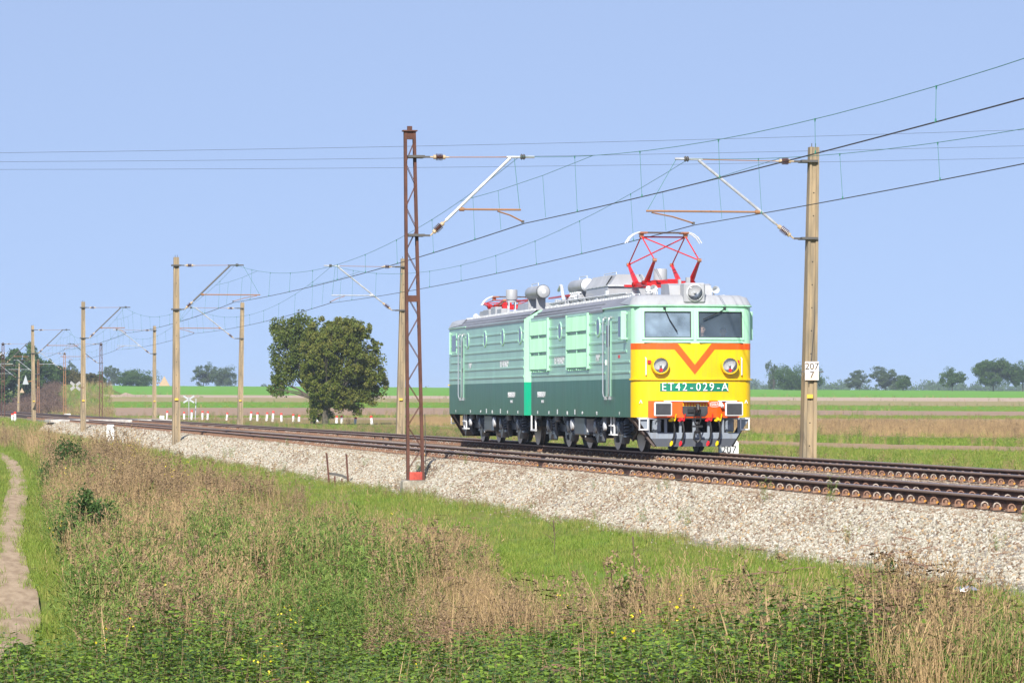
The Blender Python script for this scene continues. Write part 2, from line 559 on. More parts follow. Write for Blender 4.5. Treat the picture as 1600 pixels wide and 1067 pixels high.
STRIPS = [('crop_field', 'crop_green', 'bright green crop field rising to the skyline', 0.0),
          ('ploughed_field', 'field_pink', 'pale pinkish bare soil strip just below the skyline field', 0.0),
          ('stubble_field', 'field_tan', 'olive tan stubble strip in the middle distance', 0.0),
          ('crop_field', 'crop_green_deep', 'narrow deep green crop strip between stubble and brown soil', 0.0),
          ('ploughed_field', 'field_brown', 'wide brown ploughed strip behind the white bollards', 0.0),
          ('grass_field', 'field_verge', 'thin ragged green strip below the brown soil', 0.0),
          ('ploughed_field', 'field_rose', 'thin rosy soil strip above the tall dry grass', 0.0),
          ('fallow_field', 'field_straw', 'fallow strip of tall straw coloured grass right of the locomotive', 0.0),
          ('ploughed_field', 'field_rose', 'narrow rosy soil line at the foot of the tall dry grass', 0.0),
          ('crop_field', 'crop_green_deep', 'fresh green crop strip nearer to the tracks', 0.0),
          ('ploughed_field', 'field_rose', 'rosy soil strip with straw nearest to the tracks', 0.0),
          ('grass_field', 'field_verge', 'rough green grass verge along the far side of the tracks', 0.0)]
for si, (nm, mt, lb, dz) in enumerate(STRIPS):
    V = []; Fc = []
    K = 6
    wob = lambda b, d: (fnoise(_cols * 0.04 * d / 100, _cols * 0 + b * 7.7, 2.0, b) - .5) * 0.006 * d
    e0 = _edge[:, si] + (wob(si, _edge[:, si]) if si else 0)
    e1 = _edge[:, si + 1] + (wob(si + 1, _edge[:, si + 1]) if si + 1 < len(_bounds) else 0)
    e1 = np.minimum(e1, e0)
    for j in range(K + 1):
        d = e0 + (e1 - e0) * j / K
        x, y = ground_frame((_cols - 800) / F_PX * d, d)
        V.append(np.stack([x, y, ground_z(x, y) + 0.004 * si + 0.01], 1))
    V = np.concatenate(V)
    n = len(_cols)
    for j in range(K):
        a = np.arange(n - 1) + j * n
        Fc.append(np.stack([a, a + n, a + n + 1, a + 1], 1))
    o = np_mesh(nm, V, np.concatenate(Fc), mt, smooth=True)
    tag(o, lb, 'field', kind='structure')
def strip_points(si, n, rs, pad=0.0, lo=None, hi=None):
    """random points on one field strip"""
    px = rs.uniform(lo or 150, hi or 1700, n)
    e0 = np.array([np.interp(px, _cols, _edge[:, si]), np.interp(px, _cols, _edge[:, si + 1])])
    t = rs.rand(n)
    d = e0[0] * t + e0[1] * (1 - t)
    x, y = ground_frame((px - 800) / F_PX * d, d)
    return np.stack([x, y, ground_z(x, y) + 0.01], 1)[(e0[0] - e0[1]) > 0.5]

# ------------------------------------------------------------------ the footpath itself
_dirs = np.gradient(PXI[:, :2], axis=0); _dirs /= np.linalg.norm(_dirs, axis=1)[:, None]
_nrm = np.stack([-_dirs[:, 1], _dirs[:, 0]], 1)
V = []
for j, s in enumerate(np.linspace(-1.25, 1.25, 9)):
    jag = 1 + 0.5 * (fnoise(PXI[:, 1], PXI[:, 0] * 0 + (3 if s > 0 else 9), 6.0, 8) - .5)
    p = PXI[:, :2] + _nrm * (PXI[:, 2] * s * jag)[:, None]
    V.append(np.stack([p[:, 0], p[:, 1], ground_z(p[:, 0], p[:, 1]) + 0.03 - 0.10 * max(0.0, abs(s) - .85) ** 1.5], 1))
V = np.concatenate(V); n = len(PXI)
Fc = np.concatenate([np.stack([np.arange(n - 1) + j * n, np.arange(n - 1) + (j + 1) * n, np.arange(1, n) + (j + 1) * n, np.arange(1, n) + j * n], 1) for j in range(8)])
tag(np_mesh('footpath', V, Fc, 'path_earth', smooth=True), 'narrow trodden earth footpath at the left edge', 'path', kind='structure')
# ------------------------------------------------------------------ ballast bed
_prof = [(12.35, -1.06), (12.75, -0.93), (13.15, -0.74), (13.6, -0.50), (14.05, -0.24), (14.25, -0.20), (14.6, -0.20), (17.4, -0.205), (17.9, -0.25), (18.5, -0.27),
         (19.1, -0.25), (19.5, -0.205), (22.3, -0.20), (22.6, -0.22), (23.2, -0.52), (23.9, -0.80), (24.4, -0.98)]
_by = np.concatenate([np.arange(8, 140, .75), np.geomspace(140, 900, 60)])
def hollow(x, y):
    """the stones are dug away round the footing of the lattice mast"""
    return -0.42 * np.exp(-((np.asarray(y) - 89.9) / 1.5) ** 2) * smooth(14.1, 13.5, x) * smooth(12.2, 12.9, x)
V = []
for x, z in _prof:
    w = (fnoise(_by, _by * 0 + x, 3.0, 6) - .5)
    V.append(np.stack([x + w * (0.5 if x < 13 else 0.05), _by, z + w * 0.06 + hollow(x, _by)], 1))
V = np.concatenate(V); n = len(_by)
Fc = []; fm = []
for j in range(len(_prof) - 1):
    Fc.append(np.stack([np.arange(n - 1) + j * n, np.arange(n - 1) + (j + 1) * n, np.arange(1, n) + (j + 1) * n, np.arange(1, n) + j * n], 1))
    fm += [1 if 14.55 < _prof[j][0] + 0.1 < 22.3 else 0] * (n - 1)
tag(np_mesh('ballast_bed', V, np.concatenate(Fc), ['ballast_bed', 'ballast_brown'], fmat=fm, smooth=True), 'pale stone ballast embankment under both tracks', 'ballast', kind='structure')
def ballast_z(x):
    return np.interp(x, [p[0] for p in _prof], [p[1] for p in _prof])

# ------------------------------------------------------------------ tracks: rails, sleepers, clips
_rp = [(-.075, -.172), (.075, -.172), (.075, -.160), (.022, -.142), (.009, -.130), (.009, -.052), (.034, -.040), (.036, -.010), (.030, -.001),
       (-.030, -.001), (-.036, -.010), (-.034, -.040), (-.009, -.052), (-.009, -.130), (-.022, -.142), (-.075, -.160)]
def rail_mesh():
    ys = np.concatenate([np.arange(8, 200, 12.0), np.geomspace(200, 1000, 14)])
    V = np.concatenate([np.stack([np.full_like(ys, x), ys, np.full_like(ys, z)], 1) for x, z in _rp])
    n = len(ys); k = len(_rp); Fc = []; fm = []
    for j in range(k):
        j2 = (j + 1) % k
        Fc.append(np.stack([np.arange(n - 1) + j * n, np.arange(1, n) + j * n, np.arange(1, n) + j2 * n, np.arange(n - 1) + j2 * n], 1))
        fm += [2 if j == 8 else (1 if j in (6, 7, 9, 10) else 0)] * (n - 1)
    return V, np.concatenate(Fc), fm
def clip_shape(side, seed):
    """spring clip: an open ring standing over the rail foot, base block, yellow insulator"""
    rs = random.Random(seed)
    m = MB()
    c = Vector((side * 0.115, 0, -0.135))
    pts = []
    for k in range(9):
        t = R(-25 + 235 * k / 8)
        pts.append(c + Vector((side * -0.048 * math.cos(t), 0.012 * (k / 8 - .5), 0.050 * math.sin(t))))
    m.cur = 0
    m.tube(pts, 0.012, 5)
    m.cur = 1
    m.box(c + Vector((side * 0.015, 0, -0.03)), (0.12, 0.11, 0.035))
    m.box(c + Vector((0, 0, 0)), (0.035, 0.05, 0.05))
    if rs.random() < 0.8:
        m.cur = 2
        m.box(c + Vector((side * -0.035, -0.045, -0.02)), (0.034, 0.03, 0.03))
    return m
CLIPS = {}
for s in (-1, 1):
    for v in range(4):
        o = clip_shape(s, v * 2 + s).build('rail_clip', ['clip_pale' if v % 2 else 'clip_rust', 'clip_rust', 'clip_yellow'], link=False, smooth=True)
        CLIPS[(s, v)] = o.data; bpy.data.objects.remove(o)
slp = MB()
slp.prism([(-.15, -.40), (.15, -.40), (.13, -.20), (-.13, -.20)], 0, -1.3, 1.3)
o = slp.build('sleeper', 'sleeper_concrete', link=False); SLEEPER = o.data; bpy.data.objects.remove(o)
def join_copies(name, meshes, mats, parent):
    V = []; Fs = []; M = []; k = 0
    m = MB()
    for me, off in meshes:
        vs = [(v.co.x + off[0], v.co.y + off[1], v.co.z + off[2]) for v in me.vertices]
        b = len(m.v)
        m.v += vs
        m.f += [tuple(b + i for i in p.vertices) for p in me.polygons]
        m.m += [p.material_index for p in me.polygons]
    return tag(m.build(name, mats, parent, fix=False), kind='stuff')
rv = random.Random(3)
for tx, name, lb, y0, y1 in ((NEAR_T, 'railway_track', 'nearer railway track with rusty rails along the pale ballast shoulder', 30, 210),
                             (FAR_T, 'railway_track', 'farther railway track that carries the locomotive', 45, 225)):
    tr = thing(name, (tx, 0, 0), lb, 'track', kind='structure')
    V, Fc, fm = rail_mesh()
    for s in (-.75, .75):
        np_mesh('rail', V + np.array([s, 0, 0]), Fc, ['rail_rust', 'rail_head', 'rail_top'], tr, fmat=fm)
    n_s = 300
    for k in range(n_s):
        piece('sleeper', SLEEPER, tr, (0, y0 + k * 0.6, 0))
    rest = []
    n1 = 0
    y = y0
    seen_from = 43 if tx == NEAR_T else 58
    while y < y0 + 330:
        far_ = y > y0 + 180
        for rx in (-.75, .75):
            for s in (-1, 1):
                if far_ and s == 1: continue
                if rv.random() < 0.03: continue
                jx = rv.uniform(-.004, .004); jy = rv.uniform(-.03, .03)
                me = CLIPS[(s, rv.randrange(4))]
                if s == -1 and y > seen_from and n1 < 300 and not (tx == FAR_T and rx > 0):
                    piece('rail_clip', me, tr, (rx + jx, y + jy, 0)); n1 += 1
                else:
                    rest.append((me, (rx + jx, y + jy, 0)))
        y += 0.6
    join_copies('rail_clip', rest, ['clip_rust', 'clip_rust', 'clip_yellow'], tr)

# slabs of the level crossing far down the line
cx = thing('level_crossing', (0, 0, 0), 'pale concrete slab level crossing across the tracks in the distance', 'crossing', kind='structure')
for k in range(5):
    for xa, xb in ((13.6, 15.1), (15.35, 16.55), (16.8, 19.9), (20.2, 21.4), (21.7, 23.4)):
        MB().bevbox(((xa + xb) / 2, 283 + k * 2.02, -0.12), (xb - xa, 1.96, 0.22), 0.02).build('slab', 'crossing_slab', cx)

# ------------------------------------------------------------------ ballast stones (too many to count)
rs = np.random.RandomState(11)
STONES = []
for i in range(7):
    import bmesh
    bm = bmesh.new()
    bmesh.ops.create_icosphere(bm, subdivisions=1, radius=1.0)
    sc = rs.uniform(0.65, 1.25, 3)
    for v in bm.verts:
        v.co = Vector(v.co[k] * sc[k] for k in range(3)) * rs.uniform(0.72, 1.12)
    me = bpy.data.meshes.new('stone'); bm.to_mesh(me); bm.free()
    STONES.append(bpy.data.objects.new('stone', me))
def stone_mat(name, stops):
    m = bpy.data.materials.new(name); m.use_nodes = True
    nt = m.node_tree; b = nt.nodes['Principled BSDF']
    a = nd(nt, 'ShaderNodeAttribute', attribute_type='INSTANCER', attribute_name='tint')
    rp = nd(nt, 'ShaderNodeValToRGB')
    cr = rp.color_ramp
    while len(cr.elements) < len(stops): cr.elements.new(0.5)
    for e, (p, c) in zip(cr.elements, stops): e.position = p; e.color = (*c, 1)
    nt.links.new(a.outputs['Fac'], rp.inputs[0]); nt.links.new(rp.outputs[0], b.inputs['Base Color'])
    b.inputs['Roughness'].default_value = 0.85; b.inputs['Specular IOR Level'].default_value = 0.25
    MATS[name] = m
    return m
stone_mat('stone', [(0.0, (0.14, 0.085, 0.055)), (0.10, (0.26, 0.19, 0.13)), (0.32, (0.335, 0.305, 0.235)), (0.65, (0.41, 0.385, 0.31)), (0.9, (0.52, 0.485, 0.42)), (0.97, (0.40, 0.28, 0.155))])
for s in STONES: s.data.materials.append(MATS['stone'])
def ballast_pts(n, x0, x1, y0, y1, size, lift=0.3):
    x = rs.uniform(x0, x1, n); u = rs.rand(n)
    y = y0 + (y1 - y0) * u
    z = ballast_z(x) + hollow(x, y) + rs.uniform(-lift, lift, n) * size
    sz = size * rs.uniform(0.55, 1.25, n)
    return np.stack([x, y, z], 1), sz
P = []; S = []
for a in ((30000, 12.55, 14.75, 36, 56, .026), (32000, 12.55, 14.75, 56, 80, .028), (32000, 12.55, 14.75, 80, 115, .031), (24000, 12.55, 14.75, 115, 170, .040), (15000, 12.6, 14.75, 170, 300, .056),
          (8000, 16.9, 19.9, 40, 120, .03), (8000, 15.3, 16.6, 40, 120, .028), (1800, 22.2, 24.0, 60, 160, .05), (2500, 12.55, 14.7, 20, 36, .03)):
    p, s = ballast_pts(*a); P.append(p); S.append(s)
# stones strayed onto the grass below the shoulder
n = 700; x = 12.6 - np.abs(rs.normal(0, 0.22, n)); y = rs.uniform(38, 120, n)
P.append(np.stack([x, y, ground_z(x, y) + .02], 1)); S.append(rs.uniform(.012, .026, n))
P = np.concatenate(P); S = np.concatenate(S); n = len(P)
tint = rs.rand(n)
inner = (P[:, 0] > 14.9) & (P[:, 0] < 22)
tint = np.where(inner, tint * 0.3, tint)
tint = np.where((P[:, 0] < 12.85) & (rs.rand(n) < .6), tint * .3, tint)
tint = np.where((P[:, 0] > 14.1) & (P[:, 0] < 14.9) & (rs.rand(n) < .5), tint * .35, tint)
patch = fnoise(P[:, 0], P[:, 1], 2.5, 12)
tint = np.where((patch > 0.66) & ~inner, np.where(rs.rand(n) < .45, tint * 0.3, tint), tint)
scatter('ballast_stones', P, rs.uniform(0, 6.3, (n, 3)), S[:, None] * rs.uniform(.8, 1.2, (n, 3)), rs.randint(0, len(STONES), n), tint, STONES,
        'loose pale crushed stones on the ballast shoulder', 'ballast')
# ------------------------------------------------------------------ locomotive
def paint(name, col, rough=0.32, coat=0.5, grime=0.22):
    """gloss paint on sheet metal: faint dirt, the plates slightly wavy so that reflections break up"""
    m = mat(name, col, rough, var=0.16, vscale=1.1, coat=coat, stretch=(1, 1, 0.35))
    nt = m.node_tree; b = nt.nodes['Principled BSDF']
    b.inputs['Coat Roughness'].default_value = 0.10
    geo = nd(nt, 'ShaderNodeNewGeometry'); mp = nd(nt, 'ShaderNodeMapping'); mp.inputs['Scale'].default_value = (1, 2.2, 0.6)
    n = nd(nt, 'ShaderNodeTexNoise'); n.inputs['Scale'].default_value = 1.7; n.inputs['Detail'].default_value = 3
    bp = nd(nt, 'ShaderNodeBump'); bp.inputs['Strength'].default_value = 0.12; bp.inputs['Distance'].default_value = 0.05
    L = nt.links.new
    L(geo.outputs['Position'], mp.inputs[0]); L(mp.outputs[0], n.inputs['Vector']); L(n.outputs['Fac'], bp.inputs['Height'])
    L(bp.outputs[0], b.inputs['Normal']); L(bp.outputs[0], b.inputs['Coat Normal'])
    # faint rain streaks and dust
    mp2 = nd(nt, 'ShaderNodeMapping'); mp2.inputs['Scale'].default_value = (7, 7, 0.55)
    n2 = nd(nt, 'ShaderNodeTexNoise'); n2.inputs['Scale'].default_value = 1.3; n2.inputs['Detail'].default_value = 6
    rp = nd(nt, 'ShaderNodeMapRange'); rp.inputs[1].default_value = .50; rp.inputs[2].default_value = .80; rp.inputs[4].default_value = grime
    mx = nd(nt, 'ShaderNodeMix', data_type='RGBA'); mx.inputs[7].default_value = (0.17, 0.14, 0.105, 1)
    src = b.inputs['Base Color'].links[0].from_socket
    L(geo.outputs['Position'], mp2.inputs[0]); L(mp2.outputs[0], n2.inputs['Vector']); L(n2.outputs['Fac'], rp.inputs[0]); L(rp.outputs[0], mx.inputs[0])
    L(src, mx.inputs[6]); L(mx.outputs[2], b.inputs['Base Color'])
    return m
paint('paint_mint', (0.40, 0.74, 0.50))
paint('paint_mint_shaded', (0.30, 0.54, 0.41), 0.3, 0.25)  # the front's mint, darkened for side walls the sun only grazes
paint('paint_green', (0.0, 0.11, 0.066), 0.28, 0.08)
MATS['paint_green'].node_tree.nodes['Principled BSDF'].inputs['Specular IOR Level'].default_value = 0.28
paint('paint_green_lit', (0.0, 0.36, 0.20), 0.4, 0.3)  # the same dark green, lightened to paint the sunlit end wall
paint('paint_yellow', (0.82, 0.53, 0.0), 0.4, 0.15)
paint('plate_green', (0.0, 0.20, 0.115), 0.4, 0.1)
paint('paint_orange', (0.90, 0.10, 0.0), 0.45, 0.1)
paint('paint_grey', (0.37, 0.38, 0.40), 0.5, 0.2)
paint('roof_grey', (0.22, 0.225, 0.255), 0.55, 0.1, 0.5)
paint('paint_red', (0.66, 0.012, 0.015), 0.4, 0.3)
paint('bogie_grey', (0.07, 0.092, 0.125), 0.45, 0.2, 0.8)
paint('pilot_grey', (0.25, 0.29, 0.345), 0.5, 0.1, 0.6)
paint('beam_grey', (0.07, 0.08, 0.10), 0.7, 0.0)
mat('paint_white', (0.78, 0.79, 0.80), 0.4)
mat('fitting_white', (0.62, 0.64, 0.66), 0.45, var=0.3, vscale=8)
mat('lens_white', (0.70, 0.72, 0.74), 0.3)
mat('black_steel', (0.018, 0.018, 0.02), 0.5)
mat('hole_shade', (0.008, 0.008, 0.009), 0.8)  # near-black stands in for the shade inside holes and openings
mat('buffer_face', (0.04, 0.042, 0.048), 0.6, var=0.4, vscale=4)
mat('wheel_steel', (0.16, 0.16, 0.165), 0.4, metal=0.5, var=0.4, vscale=6)
mat('wheel_rim', (0.45, 0.44, 0.43), 0.35, metal=0.8)
mat('bright_pipe', (0.55, 0.57, 0.60), 0.3, metal=0.6)
mat('copper', (0.55, 0.25, 0.14), 0.4, metal=0.6)
mat('rubber', (0.016, 0.016, 0.017), 0.6)
mat('valve_yellow', (0.85, 0.62, 0.0), 0.4)
mat('valve_red', (0.75, 0.02, 0.03), 0.4)
mat('rubber_seal', (0.05, 0.055, 0.055), 0.7)
mat('cab_wall', (0.50, 0.62, 0.72), 0.7)
mat('cab_light', (0.72, 0.74, 0.74), 0.5)
mat('seat_cloth', (0.03, 0.032, 0.04), 0.9)
mat('reflector', (0.80, 0.81, 0.83), 0.28, metal=0.35)
mat('brown_steel', (0.10, 0.075, 0.065), 0.7, var=0.5, vscale=5)
def glass_mat(name, tint, dust_light=0.0):
    m = bpy.data.materials.new(name); m.use_nodes = True
    nt = m.node_tree; nt.nodes.remove(nt.nodes['Principled BSDF'])
    out = nt.nodes['Material Output']
    t = nd(nt, 'ShaderNodeBsdfTransparent'); t.inputs[0].default_value = (*tint, 1)
    g = nd(nt, 'ShaderNodeBsdfGlossy'); g.inputs['Roughness'].default_value = 0.02
    fr = nd(nt, 'ShaderNodeFresnel'); fr.inputs[0].default_value = 1.5
    ms = nd(nt, 'ShaderNodeMixShader')
    nt.links.new(fr.outputs[0], ms.inputs[0]); nt.links.new(t.outputs[0], ms.inputs[1]); nt.links.new(g.outputs[0], ms.inputs[2])
    last = ms
    if dust_light:
        d = nd(nt, 'ShaderNodeBsdfDiffuse'); d.inputs[0].default_value = (0.42, 0.56, 0.72, 1)  # dust film, tinted bluish and thickened to brighten the dark panes
        geo = nd(nt, 'ShaderNodeNewGeometry'); n = nd(nt, 'ShaderNodeTexNoise'); n.inputs['Scale'].default_value = 2.2; n.inputs['Detail'].default_value = 4
        mt = nd(nt, 'ShaderNodeMath', operation='MULTIPLY'); mt.inputs[1].default_value = dust_light * 2
        m2 = nd(nt, 'ShaderNodeMixShader')
        L = nt.links.new
        L(geo.outputs['Position'], n.inputs['Vector']); L(n.outputs['Fac'], mt.inputs[0]); L(mt.outputs[0], m2.inputs[0])
        L(ms.outputs[0], m2.inputs[1]); L(d.outputs[0], m2.inputs[2])
        last = m2
    nt.links.new(last.outputs[0], out.inputs['Surface'])
    MATS[name] = m
glass_mat('cab_glass', (0.84, 0.92, 0.98), 0.13)
glass_mat('cab_glass_dusty', (0.80, 0.87, 0.93), 0.42)
glass_mat('lamp_glass', (0.97, 0.97, 0.97))
mat('porthole_glass', (0.06, 0.075, 0.10), 0.08, spec=0.8)

LOCO_Y, LOCO_L = 90.75, 30.70
loco = thing('electric_locomotive', (FAR_T, LOCO_Y, 0), 'two section mint and dark green electric locomotive with yellow front and raised red pantograph', 'locomotive')
HW = 1.58
_fw = np.array([0, .3, .6, .9, 1.2, 1.38, 1.48, 1.54, 1.572, 1.58])
_fs = np.array([0, .008, .034, .075, .135, .20, .275, .36, .44, .50])
def fy(w, z=0.0, off=0.0):
    """distance of the bowed cab front behind its foremost point"""
    return float(np.interp(abs(w), _fw, _fs)) - off + 0.05 * max(0.0, z - 2.81)
_WL = sorted(set([-q for q in _fw] + list(_fw)))
def front_patch(m, w0, w1, z0, z1, off=0.0, nz=1, fw0=None, fw1=None):
    """piece of the bowed front between two heights; fw0/fw1 make slanting sides: w as a function of z"""
    zs = [z0 + (z1 - z0) * j / nz for j in range(nz + 1)]
    if fw0 is None:
        ws = [w0] + [w for w in _WL if w0 < w < w1] + [w1]
        rows = [[(w, z) for w in ws] for z in zs]
    else:
        k = 5
        rows = [[(fw0(z) + (fw1(z) - fw0(z)) * i / k, z) for i in range(k + 1)] for z in zs]
    n = len(rows[0]); vs = [(w, fy(w, z, off), z) for r in rows for w, z in r]
    fs = [(j * n + i, j * n + i + 1, (j + 1) * n + i + 1, (j + 1) * n + i) for j in range(len(rows) - 1) for i in range(n - 1)]
    return m.add(vs, fs)
Z_SK, Z_SPLIT, Z_BELT, Z_GUT = 0.91, 1.90, 2.81, 3.78
SEC_L = 14.75
RIBS = [2.08, 2.35, 2.62, 2.89, 3.16, 3.43]

def side_sheet(m, w, l0, l1, z0, z1):
    m.add([(w, l0, z0), (w, l1, z0), (w, l1, z1), (w, l0, z1)], [(0, 1, 2, 3)])

def rib(m, w, l0, l1, z):
    s = 1 if w > 0 else -1
    m.prism([(w - s * .01, z - .05), (w + s * .022, z - .022), (w + s * .022, z + .022), (w - s * .01, z + .045)], 1, l0, l1)

def section(rot):
    K = dict(rot180=rot)
    B = lambda m, n, mt, p=loco, sm=False: m.build(n, mt, p, smooth=sm, **K)
    lead = rot is None
    # ---- body shell: side walls in two colours, back wall
    m = MB()
    for w in (-HW, HW):
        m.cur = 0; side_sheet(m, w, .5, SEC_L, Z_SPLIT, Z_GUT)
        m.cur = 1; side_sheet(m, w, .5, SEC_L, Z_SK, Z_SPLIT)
    m.cur = 2; m.add([(-HW, SEC_L, Z_SPLIT), (HW, SEC_L, Z_SPLIT), (HW, SEC_L, Z_GUT), (-HW, SEC_L, Z_GUT)], [(0, 1, 2, 3)])
    m.add([(-HW, SEC_L, Z_GUT), (HW, SEC_L, Z_GUT), (1.1, SEC_L, 4.06), (-1.1, SEC_L, 4.06)], [(0, 1, 2, 3)])
    m.cur = 3; m.add([(-HW, SEC_L, Z_SK), (HW, SEC_L, Z_SK), (HW, SEC_L, Z_SPLIT), (-HW, SEC_L, Z_SPLIT)], [(0, 1, 2, 3)])
    m.cur = 4; m.add([(-HW + .01, .4, Z_SK), (HW - .01, .4, Z_SK), (HW - .01, SEC_L, Z_SK), (-HW + .01, SEC_L, Z_SK)], [(0, 1, 2, 3)])
    body = B(m, 'body_shell', ['paint_mint_shaded', 'paint_green', 'paint_mint', 'paint_green_lit', 'black_steel'])
    # horizontal ribs of the side walls, each broken by doors, portholes and grilles
    LV = [(5.95, 8.95), (11.85, 14.62)]
    PL = [4.7, 10.2]; PR = [4.35, 7.75, 11.05, 14.1]
    for w, vents, ports in ((-HW, LV, PL), (HW, [], PR)):
        for z in RIBS:
            cuts = [(2.85, 3.75)]
            if z > 2.2: cuts += [(a - .06, b + .06) for a, b in vents]
            if z > 2.95: cuts += [(p - .33, p + .33) for p in ports]
            if z > 2.5: cuts += [(.5, .95)]
            x = .56
            for a, b in sorted(cuts) + [(SEC_L - .05, 99)]:
                if a - x > .12:
                    mm = MB(); rib(mm, w, x, a, z); B(mm, 'rib', 'paint_mint_shaded', body)
                x = max(x, b)
    # ---- portholes
    for w, ports in ((-HW, PL), (HW, PR)):
        s = -1 if w < 0 else 1
        for p in ports:
            mm = MB(); mm.lathe((w, p, 3.31), (s, 0, 0), [(0, .275), (.016, .27), (.020, .25), (.020, .222), (.012, .218)], 24)
            po = B(mm, 'porthole', 'paint_mint', loco, True)
            mm = MB(); mm.lathe((w + s * .013, p, 3.31), (s, 0, 0), [(0, .219), (.003, .218)], 24); B(mm, 'pane', 'porthole_glass', po)
    # ---- air grilles on one side: frame, cells of upright forward facing vanes, louvre bars
    for a, b in LV:
        w = -HW
        fr = MB()
        for l in (a, b): fr.box((w - .03, l, 2.97), (.10, .10, 1.52))
        fr.box((w - .02, (a + b) / 2, 3.70), (.08, b - a, .06))
        gr = B(fr, 'air_grille', 'paint_mint')
        for k in range(10):
            mm = MB(); mm.box((w - .03, a + .2 + k * (b - a - .4) / 9, 2.20), (.04, .05, .05)); B(mm, 'bolt', 'paint_mint', gr)
        rows = [(2.26, 2.66), (2.76, 3.16), (3.26, 3.66)]
        mid = (a + b) / 2
        for z0, z1 in rows:
            for c0, c1 in ((a + .06, mid - .03), (mid + .03, b - .06)):
                mm = MB(); n = 9; st = (c1 - c0) / n
                for k in range(n):
                    l0 = c0 + k * st
                    mm.add([(w - .085, l0 + st * .92, z0), (w - .012, l0, z0), (w - .012, l0, z1), (w - .085, l0 + st * .92, z1), (w - .005, l0 + st, z0), (w - .005, l0 + st, z1)],
                           [(0, 1, 2, 3), (0, 3, 5, 4), (0, 4, 1), (3, 2, 5)])
                B(mm, 'vane_panel', 'paint_mint', gr)
        for z in (2.71, 3.21):
            mm = MB()
            for k in range(3): mm.box((w - .025, mid, z - .03 + k * .03), (.06, b - a - .14, .012))
            B(mm, 'louvre', 'paint_mint_shaded', gr)
        mm = MB(); mm.box((w - .03, mid, 2.96), (.07, .05, 1.42)); B(mm, 'mullion', 'paint_mint', gr)
    # ---- cab doors with handrails
    for w in (-HW, HW):
        s = -1 if w < 0 else 1
        mm = MB()
        mm.box((w + s * .008, 3.28, 2.45), (.03, .62, 2.02))
        dr = B(mm, 'door', 'paint_mint_shaded')
        mm = MB(); mm.box((w + s * .04, 3.5, 2.35), (.04, .03, .14)); B(mm, 'handle', 'fitting_white', dr)
        mm = MB(); mm.box((w + s * .028, 3.28, 3.05), (.012, .40, .55)); B(mm, 'pane', 'porthole_glass', dr)
        for l, dl in ((2.92, .10), (3.66, -.10)):
            mm = MB()
            mm.tube([(w, l, 3.52), (w + s * .07, l, 3.50), (w + s * .085, l, 3.42), (w + s * .085, l, 1.55), (w + s * .08, l + dl * .5, 1.46), (w + s * .06, l + dl, 1.42), (w, l + dl, 1.42)], .017, 6)
            mm.box((w + s * .03, l, 3.54), (.07, .07, .05)); mm.box((w + s * .03, l + dl, 1.41), (.08, .10, .09))
            B(mm, 'handrail', 'bright_pipe', loco, True)
        # open side window flap / draught screen
        dw = .15 if lead else .05
        mm = MB(); mm.bevbox((w + s * (dw / 2 + .02), .92, 3.28), (dw, .035, .74), .012)
        mm.box((w + s * .03, .92, 2.94), (.06, .05, .05)); mm.box((w + s * .03, .92, 3.6), (.06, .05, .05))
        B(mm, 'draught_screen', 'paint_mint')
        mm = MB(); mm.box((w + s * .006, 1.55, 3.27), (.02, .98, .66)); sw = B(mm, 'side_window', 'paint_mint')
        mm = MB(); mm.box((w + s * .018, 1.55, 3.27), (.012, .84, .52)); B(mm, 'pane', 'porthole_glass', sw)
        # lettering
        M = Matrix.Translation((w + s * .006, 0, 0)) @ Matrix.Rotation(math.pi / 2 * s, 4, 'Z') @ Matrix.Rotation(math.pi / 2, 4, 'X')
        def tx(t, l, z, size, nm='lettering', mt='paint_white', sx=1.0):
            text(t, size, nm, mt, loco, Matrix.Translation((0, l, z)) @ M, .003, sx, rot, size * .06)
        ln = 10.3 if w < 0 else 11.3
        tx('ET42-029', ln, 2.49, .30, sx=1.25)
        tx('PKP', 4.75 if w < 0 else 3.95 + .9, 2.50, .30)
        tx('91513150029-1', 13.1 if w < 0 else 12.6, 1.52, .20)
        tx('PL-PKPC', 12.9 if w < 0 else 12.6, 1.32, .10)
        for l, t in ((1.9, '1'), (4.9, 'V2'), (6.9, '+0+'), (9.1, 'Zdj'), (11.9, '82'), (13.7, '42')):
            tx(t, l, 1.0, .11, nm='stencil')
        for l in (8.0, 10.6):
            mm = MB(); mm.box((w + s * .004, l, 1.03), (.006, .10, .14)); B(mm, 'notice_plate', 'paint_white')
        if w < 0:
            mm = MB(); mm.box((w + s * .004, 1.95, 3.27), (.006, .14, .18)); B(mm, 'notice_plate', 'valve_red')
            mm = MB(); mm.box((w + s * .004, 1.95, 2.49), (.006, .22, .08)); B(mm, 'notice_plate', 'valve_red')
    # ---- roof: grey cove panels, deck, gutter
    m = MB()
    for s in (-1, 1):
        m.add([(s * (HW + .02), .42, 3.77), (s * (HW + .02), SEC_L, 3.74), (s * 1.20, SEC_L, 4.06), (s * 1.24, .75, 4.05)], [(0, 1, 2, 3)])
        m.add([(s * (HW + .02), 4.0, 3.70), (s * (HW + .02), SEC_L, 3.70), (s * (HW + .02), SEC_L, 3.76), (s * (HW + .02), 4.0, 3.76)], [(0, 1, 2, 3)])
        for z, x in ((3.84, 1.49), (3.93, 1.38)):
            m.bar((s * x, 4.6 if lead else 1.0, z), (s * x, SEC_L - .02, z), .05, .03)
    m.add([(-1.24, .75, 4.05), (1.24, .75, 4.05), (1.2, SEC_L, 4.06), (-1.2, SEC_L, 4.06)], [(0, 1, 2, 3)])
    roof = B(m, 'roof', 'roof_grey')
    # rounded roof front above the cab
    m = MB()
    ws = [w for w in _WL]
    vs = []
